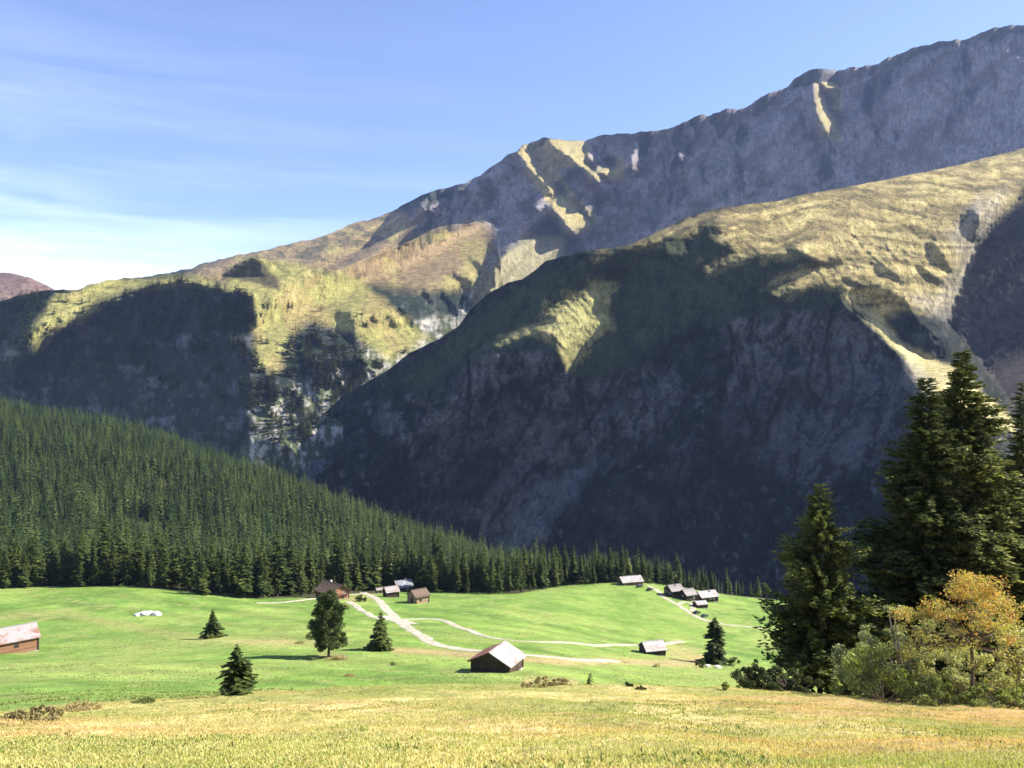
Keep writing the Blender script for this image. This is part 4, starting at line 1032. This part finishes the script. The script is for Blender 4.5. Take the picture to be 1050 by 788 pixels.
# ================================================================ SHRUBS
M_willow=mat_leaf('willow_leaves',(.17,.20,.09),(.58,.56,.34),.3)
M_wil2=mat_leaf('shrub_leaves',(.07,.105,.03),(.32,.34,.12),.3)
M_yel=mat_leaf('yellowing_leaves',(.20,.20,.06),(.42,.36,.13),.35)
M_or=mat_leaf('autumn_leaves',(.36,.22,.07),(.55,.30,.11),.35)
M_dk=mat_leaf('dark_shrub_leaves',(.035,.055,.018),(.09,.11,.035),.2)
M_dry=mat_leaf('dry_stalks',(.26,.20,.09),(.42,.34,.17),.2)
M_twig=mat_simple('twig_bark',(.12,.09,.07),(.22,.18,.14),8,.9)
def shrub(kind,label,u,y,vtop,wpx,seed,mat,n,leaf=.05,cat='shrub',depth=1.0,nc=26,base=.1,lean=0,vbase=None,stems=10,ragged=1.0,group=None,flat=False):
    r=np.random.default_rng(seed); 
    if y is None: p=hit(u,vbase,30); y=p[1]; vtop=vtop if not flat else vtop+2
    x=(u-CU)/F*y; z=float(zat(x,y)); H=(CV-vtop)/F*y-z; R=wpx/2/F*y
    H=max(H,.25)
    cs=[];rs=[]
    for i in range(nc):
        a=r.uniform(0,6.28); q=R*r.uniform(0,.85)**.7; top=H*(1-.45*(q/R)**2)*r.uniform(.75,1.0)
        h=r.uniform(base,1)*top*.9; s=min(R,H)*r.uniform(.10,.25)*ragged
        if flat: h=top*r.uniform(0,.6); s=max(min(R,H)*r.uniform(.3,.55),.12)
        cs.append((q*math.cos(a),q*math.sin(a)*depth,max(h,.05))); rs.append((s,s,s*.8))
    t=empty(kind,(x,y,z)); setp(t,label,cat,group)
    b=MB()
    for c in cs[:stems*2]:
        q=(c[0]*.25,c[1]*.25,0); w=.012*H
        b.tube([(q[0]*.4,q[1]*.4,-.15),((q[0]+c[0])*.45,(q[1]+c[1])*.45,c[2]*.55),(c[0],c[1],c[2]+.3*rs[0][0])],[w*1.6,w,w*.35],5)
    b.build('stem',M_twig,t)
    link('foliage',quadmesh('foliage',clumps(r,n,cs,rs,leaf,.38,.1),mat),t); return t
shrub('dark_shrub','dark shrub in shade at the left foot of the smaller spruce',772,64,676,52,31,M_dk,9000,.085)
shrub('dark_shrub','low dark bush under the smaller spruce, beside the willows',812,63,684,62,32,M_dk,8000,.085)
shrub('autumn_bush','reddish tinged bush poking out behind the dark shrub',775,70,667,44,33,M_wil2,3000,.09)
shrub('willow_shrub','pale grey-green willow at the foot of the tallest spruce',893,60,620,90,34,M_willow,10500,.11,nc=40)
shrub('willow_shrub','broad silvery willow left of the orange rowan',930,58,598,84,35,M_willow,8500,.11,nc=34,ragged=.9)
shrub('willow_shrub','low olive green willow in front of the silvery one',905,55,655,104,36,M_wil2,9500,.10,nc=40)
shrub('willow_shrub','silvery willow filling the gap under the rowan crown',982,57,640,100,37,M_willow,10500,.105,nc=40)
shrub('willow_shrub','pale leafy willow at the right edge, under the cut-off spruce',1044,56,622,84,38,M_willow,8500,.105,nc=34)
shrub('willow_shrub','low green shrub spreading at the bottom of the right edge',1032,50,698,86,39,M_wil2,8000,.085,nc=34)
shrub('willow_shrub','low yellow-green shrub in front of the rowan trunk',968,51,692,96,40,M_wil2,8000,.085,nc=34)
def rowan():
    y=54;u=996; x=(u-CU)/F*y; z=float(zat(x,y)); r=np.random.default_rng(9); H=(CV-586)/F*y-z
    t=empty('rowan_tree',(x,y,z)); setp(t,'young rowan with orange autumn leaves and a thin dark trunk on the right','tree')
    cs=[];rs=[]
    for i in range(120):
        a=r.uniform(0,6.28); q=r.uniform(0,1)**.6*4.9; h=H*(.97-.02*q*q/2)-r.uniform(0,1)**1.1*5.2*(.45+.55*q/4.9); cs.append((q*math.cos(a)+.2,q*math.sin(a)*.8,h)); s=r.uniform(.4,1.0); rs.append((s,s,s*.7))
    b=MB(); b.tube([(0,0,-.3),(.1,0,H*.3),(-.05,0,H*.5),(.25,0,H*.72)],[.15,.12,.10,.06],8)
    for c in cs[::3]: b.tube([(.0,0,H*.45),(c[0]*.5,c[1]*.5,(H*.5+c[2])*.5),c],[.05,.035,.012],5)
    b.build('trunk',M_bark,t)
    zs=sorted(cs,key=lambda c:c[2]+r.uniform(-1.2,1.2)); a=[c for c in zs[60:]]
    link('crown',quadmesh('crown',clumps(r,8500,cs,rs,.095,.36,.0),M_yel),t)
    link('orange_foliage',quadmesh('orange_foliage',clumps(r,3800,a,rs[:60],.09,.36,.0),M_or),t)
rowan()
def dead_branch():
    y=52; p0=np.array([(1012-CU)/F*y,y,(CV-702)/F*y]); t=MB().tube([p0,p0+(1.0,0,-.35),p0+(1.9,.1,-1.1),p0+(2.3,0,-1.3)],[.02,.035,.05,.05],6)
    o=t.build('fallen_branch',M_twig); setp(o,'thin bare branch sticking out of the low shrubs at the right','branch')
dead_branch()
# meadow shrubs
shrub('shrub','small round bush on the grass between road and farmhouse',370,None,609,13,41,M_dk,1500,.3,vbase=617,stems=3)
shrub('shrub','flat hedge like bush right below the brown farmhouse',351,None,617,17,42,M_wil2,1500,.3,vbase=625,stems=3)
shrub('shrub','dark rounded bush left of the boulders under the dark lone spruce',719,None,675,12,43,M_dk,1200,.2,vbase=685,stems=3)
shrub('shrub','dark bush right of the dark lone spruce',751,None,672,16,44,M_dk,1500,.2,vbase=683,stems=3)
shrub('shrub','small leafy weed bush left of the dark shrubs, in front of the track',744,None,697,8,45,M_wil2,500,.1,vbase=708,stems=3)
shrub('shrub','tiny low bush on the grass in front of the dark roadside barn',673,None,679.5,10,46,M_wil2,500,.12,vbase=684.5,stems=2)
shrub('shrub','little bush on the meadow to the right of the cone shaped spruce',403,None,678,8,47,M_wil2,500,.1,vbase=682.5,stems=2)
shrub('shrub','dark low tuft near the foreground edge, left one of two',645,None,700,9,48,M_dk,400,.1,vbase=704,stems=2)
shrub('shrub','dark low tuft near the foreground edge, right one of two',657,None,704,13,49,M_dk,400,.1,vbase=708,stems=2)
shrub('heather_mound','dry brownish heather mound with dark stalks at the far left foreground',28,None,729,68,50,M_dry,5500,.075,cat='mound',nc=70,flat=True,vbase=748,stems=6)
shrub('heather_mound','reddish low mound around the tiny seedling spruce',82,None,719,44,51,M_dry,2600,.07,cat='mound',nc=70,flat=True,vbase=729,stems=3)
shrub('heather_mound','small olive mound right of the seedling spruce mound',146,None,714,26,52,M_wil2,1500,.07,cat='mound',nc=70,flat=True,vbase=722,stems=3)
shrub('heather_mound','dry weeds around the foot of the round pine',345,None,670,26,53,M_dry,1400,.13,cat='mound',nc=70,flat=True,vbase=677,stems=3)
shrub('heather_mound','brown tuft on the green below the round pine',358,None,688,12,54,M_dry,700,.1,cat='mound',nc=70,flat=True,vbase=694,stems=2)
shrub('heather_mound','strip of rusty dry weeds right of the middle hay barn',561,None,697,56,55,M_dry,3200,.1,cat='mound',nc=70,flat=True,vbase=704,stems=4)
shrub('heather_mound','dry grass patch on the meadow left of the round pine',307,None,656,12,56,M_dry,500,.13,cat='mound',nc=70,flat=True,vbase=660,stems=2)

# rocks
def rock_mesh(name,r,sx,sy,sz,sub=3):
    import bmesh
    bm=bmesh.new(); bmesh.ops.create_icosphere(bm,subdivisions=sub,radius=1)
    o=r.uniform(0,99,3)
    for v in bm.verts:
        c=np.array(v.co); k=.72+.6*float(fbm(np.array([c[0]*1.3+o[0]+c[2]]),np.array([c[1]*1.3+o[1]-c[2]]),3,2)[0]); v.co=(c[0]*sx*k,c[1]*sy*k,max(c[2]*sz*k,-.4*sz))
    me=bpy.data.meshes.new(name); bm.to_mesh(me); bm.free(); me.materials.append(M_rock); return me
M_rock=mat_simple('pale_boulder',(.42,.39,.35),(.66,.62,.57),1.6,.95,.06)
rr=np.random.default_rng(77)
for k,(u,v,s,lab) in enumerate([(141,631.5,1.5,'low pale slab at the left end of the rock outcrop on the left meadow'),(148,631,2.2,'long pale flat boulder in the middle of the outcrop on the left meadow'),(154,630.5,1.9,'pale boulder, second from the right end of the meadow outcrop'),(160,631,1.9,'rounded pale boulder at the right end of the meadow outcrop'),
    (726,684,1.0,'grey boulder left of the trunk foot of the dark lone spruce'),(736,685,1.2,'grey boulder right of the trunk foot of the dark lone spruce'),(731.5,679.5,.7,'small pale stone at the base of the dark lone spruce'),
    (271,606,1.8,'white rock face showing between the forest trees left of the farmhouse'),(331,519,3.0,'pale rock patch high up among the forest trees')]):
    p=hit(u,v,80); o=link('boulder',rock_mesh('boulder',rr,s,s*.8,s*.5),None,(p[0],p[1],p[2]+s*.12)); o.rotation_euler=(0,0,rr.uniform(0,6)); setp(o,lab,'rock')

# poles and posts
M_wood=mat_simple('grey_pole_wood',(.14,.12,.10),(.26,.23,.19),4,.9)
def pole():
    p=hit(619.5,597,300); H=22/F*p[1]; t=empty('utility_pole',tuple(p)); setp(t,'thin wooden utility pole on the meadow crest left of the long barn','pole')
    MB().tube([(0,0,-.5),(0,0,H)],[.17,.1],8).build('post',M_wood,t); MB().box((0,0,H-.7),(1.6,.12,.14)).build('crossarm',M_wood,t)
pole()
for u,v,h,lab in((183.5,664,5,'single leaning fence post on the left meadow'),(167,657,2.5,'short fence post left of the small lone spruce'),(206,658,2.5,'short fence post at the foot of the small lone spruce')):
    p=hit(u,v,80); H=h/F*p[1]; o=MB().tube([(0,0,-.3),(.03,0,H*.5),(.08,0,H)],[.09,.08,.07],7).build('fence_post',M_wood); o.location=tuple(p); setp(o,lab,'post')

# ================================================================ GRASS AND WEEDS (uncountable)
def tufts(name,label,n,seed,u0,u1,yr,hgt,blades,width,c0,c1,mask=None,powr=1.6):
    r=np.random.default_rng(seed); y=yr[0]+(yr[1]-yr[0])*r.uniform(0,1,n)**powr; u=r.uniform(u0,u1,n); x=(u-CU)/F*y
    if mask is not None:
        m=mask(x,y,u,r); x,y,u=x[m],y[m],u[m]
    n=len(x); z=zat(x,y); hs=hgt*r.uniform(.5,1.4,n)*(.7+.5*fbm(x/3,y/3,2,seed))
    a=r.uniform(0,6.28,(n,blades)); ln=r.uniform(.1,.8,(n,blades)); h=hs[:,None]*r.uniform(.6,1.1,(n,blades))
    b=np.stack([x[:,None]+r.normal(0,.05,(n,blades))*1.5,y[:,None]+r.normal(0,.05,(n,blades))*1.5,np.broadcast_to(z[:,None]-.02,(n,blades))],-1)
    d=np.stack([np.cos(a)*ln*h,np.sin(a)*ln*h,h],-1); w=np.stack([-np.sin(a),np.cos(a),0*a],-1)*width
    mid=b+d*np.array([.35,.35,.62]); tip=b+d
    Q=np.stack([b-w*.6,mid-w,tip,mid+w],2).reshape(-1,3)
    t=r.uniform(0,1,n)[:,None]; tt=np.clip(fbm(x/6,y/6,3,seed+3)*1.6-.3,0,1)[:,None]*.6+t*.4
    c=(c0[None]*(1-tt)+c1[None]*tt)*r.uniform(.75,1.25,(n,1))
    if name=='dry_grass':
        o=sstep(.52,.64,fbm(x/16,y/6,4,207))[:,None]*.75; c=c*(1-o)+C_(.56,.36,.17)[None]*o; o=sstep(.5,.62,fbm(x/8,y/8,4,333))[:,None]*.6; c=c*(1-o)+C_(.27,.31,.09)[None]*o
    c=c.repeat(blades*4,0)
    setp(link(name,mesh_np(name,Q,np.arange(len(Q)).reshape(-1,4),M_forest if 'leaf' in name else M_grass,False,c)),label,'grass' if 'grass' in name else 'weeds',kind='stuff')
M_grass=mat_leaf('grass_blades',None,None,.3,attr=True)
def fg(x,y,u,r): return y<np.interp(u,[-420,0,100,250,400,600,1470],[46,50,58,66,69,71,71])
tufts('dry_grass','dry yellow grass covering the foreground slope',190000,1,-60,1110,(10,72),.085,3,.009,C_(.38,.36,.12),C_(.56,.47,.22),fg,1.3)
tufts('green_grass','fresh green grass patches in the dry foreground slope',60000,2,-60,1110,(10,72),.08,3,.011,C_(.22,.29,.075),C_(.38,.41,.13),lambda x,y,u,r: fg(x,y,u,r)&(fbm(x/7,y/7,4,77)+r.uniform(-.1,.1,len(x))>.5),1.3)
tufts('leafy_weeds','dark green broad leaved weeds scattered over the foreground slope',30000,3,-60,1110,(10,60),.085,4,.022,C_(.10,.15,.04),C_(.22,.27,.08),lambda x,y,u,r: fg(x,y,u,r)&(fbm(x/5,y/5,4,99)+r.uniform(-.08,.08,len(x))>.545)&((u<430)|(fbm(x/3,y/3,2,5)>.55)),1.3)

def md(x,y,u,r): return (~fg(x,y,u,r))&(y<Ye_at(u)-3)&(fbm(x/9,y/9,4,510)+r.uniform(-.12,.12,len(x))>.5)
def Ye_at(u): return np.interp(u,ub,yb)
tufts('meadow_grass','green tufts dotted over the meadow','' or 90000,8,-60,1110,(60,460),.17,3,.05,C_(.10,.15,.035),C_(.27,.27,.09),md,1.25)
# ================================================================ SKY, SUN, AIR, CAMERA
w=bpy.data.worlds.new('World'); scene.world=w; w.use_nodes=True; nt=w.node_tree; bg=nt.nodes['Background']
sky=nt.nodes.new('ShaderNodeTexSky'); sky.sky_type='NISHITA'; sky.sun_disc=False; sky.sun_elevation=EL; sky.sun_rotation=math.radians(90)-AZ
sky.altitude=1800; sky.air_density=1.0; sky.dust_density=1.1; sky.ozone_density=4.5
tc=nt.nodes.new('ShaderNodeTexCoord'); mp=mapping(nt,tc.outputs['Generated'],(1.6,1.0,17.0))
nn=N(nt,'ShaderNodeTexNoise'); nn.inputs['Scale'].default_value=1.7; nn.inputs['Detail'].default_value=7; nn.inputs['Roughness'].default_value=.55; nn.inputs['Distortion'].default_value=.5; nt.links.new(mp,nn.inputs['Vector'])
sx=nt.nodes.new('ShaderNodeSeparateXYZ'); nt.links.new(tc.outputs['Generated'],sx.inputs[0])
cir=ramp(nt,nn.outputs['Fac'],.43,.76)
lft=ramp(nt,sx.outputs['X'],0,1,(1,1,1),(0,0,0))
mr=nt.nodes.new('ShaderNodeMapRange'); mr.inputs['From Min'].default_value=.12; mr.inputs['From Max'].default_value=-.55; nt.links.new(sx.outputs['X'],mr.inputs['Value'])
mz=nt.nodes.new('ShaderNodeMapRange'); mz.inputs['From Min'].default_value=.42; mz.inputs['From Max'].default_value=.06; nt.links.new(sx.outputs['Z'],mz.inputs['Value'])
m1=nt.nodes.new('ShaderNodeMath'); m1.operation='MULTIPLY'; nt.links.new(mr.outputs[0],m1.inputs[0]); nt.links.new(mz.outputs[0],m1.inputs[1])
m2=nt.nodes.new('ShaderNodeMath'); m2.operation='MULTIPLY'; nt.links.new(m1.outputs[0],m2.inputs[0]); nt.links.new(cir,m2.inputs[1])
m3=nt.nodes.new('ShaderNodeMath'); m3.operation='MULTIPLY'; m3.inputs[1].default_value=.42; m3.use_clamp=True; nt.links.new(m2.outputs[0],m3.inputs[0])
hzr=nt.nodes.new('ShaderNodeMapRange'); hzr.interpolation_type='SMOOTHSTEP'; hzr.inputs['From Min'].default_value=.185; hzr.inputs['From Max'].default_value=.07; nt.links.new(sx.outputs['Z'],hzr.inputs['Value'])
hx=nt.nodes.new('ShaderNodeMapRange'); hx.interpolation_type='SMOOTHSTEP'; hx.inputs['From Min'].default_value=-.15; hx.inputs['From Max'].default_value=-.55; nt.links.new(sx.outputs['X'],hx.inputs['Value'])
hm=nt.nodes.new('ShaderNodeMath'); hm.operation='MULTIPLY'; nt.links.new(hzr.outputs[0],hm.inputs[0]); nt.links.new(hx.outputs[0],hm.inputs[1])
hn=nt.nodes.new('ShaderNodeMath'); hn.operation='MULTIPLY_ADD'; hn.use_clamp=True; nt.links.new(hm.outputs[0],hn.inputs[0]); hn.inputs[1].default_value=.62; nt.links.new(m3.outputs[0],hn.inputs[2])
skt=mixc(nt,1.0,sky.outputs[0],(1.13,.97,1.0),'MULTIPLY')
cc=mixc(nt,hn.outputs[0],skt,(8.3,8.7,9.4)); nt.links.new(cc,bg.inputs[0]); bg.inputs[1].default_value=.093
L=bpy.data.lights.new('sun','SUN'); L.energy=5; L.angle=math.radians(.53); L.color=(1,.93,.82); so=bpy.data.objects.new('sun',L); col.objects.link(so)
from mathutils import Vector
so.rotation_euler=Vector(tuple(-S)).to_track_quat('-Z','Y').to_euler(); so.location=(300,0,300)

# haze box round everything
mn=np.array([1e9]*3); mx=-mn
bpy.context.view_layer.update()
for o in bpy.data.objects:
    if o.type=='MESH' and o.parent is None:
        for c in o.bound_box: q=np.array(o.matrix_world@Vector(c)); mn=np.minimum(mn,q); mx=np.maximum(mx,q)
mn=np.minimum(mn,[-50,-30,-2]); mn-=(40,10,1); mx=np.maximum(mx,[50,100,20])+(40,40,12)
hz=MB().box(tuple((mn+mx)/2),tuple(mx-mn)); m,nt,b,o=newmat('valley_air'); nt.nodes.remove(b)
pv=nt.nodes.new('ShaderNodeVolumePrincipled'); pv.inputs['Color'].default_value=(.42,.58,1.0,1); pv.inputs['Density'].default_value=HAZE; pv.inputs['Anisotropy'].default_value=.0
nt.links.new(pv.outputs[0],o.inputs['Volume'])
setp(hz.build('haze',m),'pale blue haze filling the valley','haze',kind='stuff')
print('bounds',mn,mx)

cam=bpy.data.cameras.new('camera'); co=bpy.data.objects.new('camera',cam); col.objects.link(co); co.location=(0,0,0); co.rotation_euler=(math.radians(90),0,0)
cam.sensor_width=36; cam.lens=36*F/1050; cam.clip_start=.1; cam.clip_end=20000; scene.camera=co
scene.view_settings.view_transform='Standard'; scene.view_settings.look='None'; scene.view_settings.exposure=EXPO; scene.view_settings.gamma=1
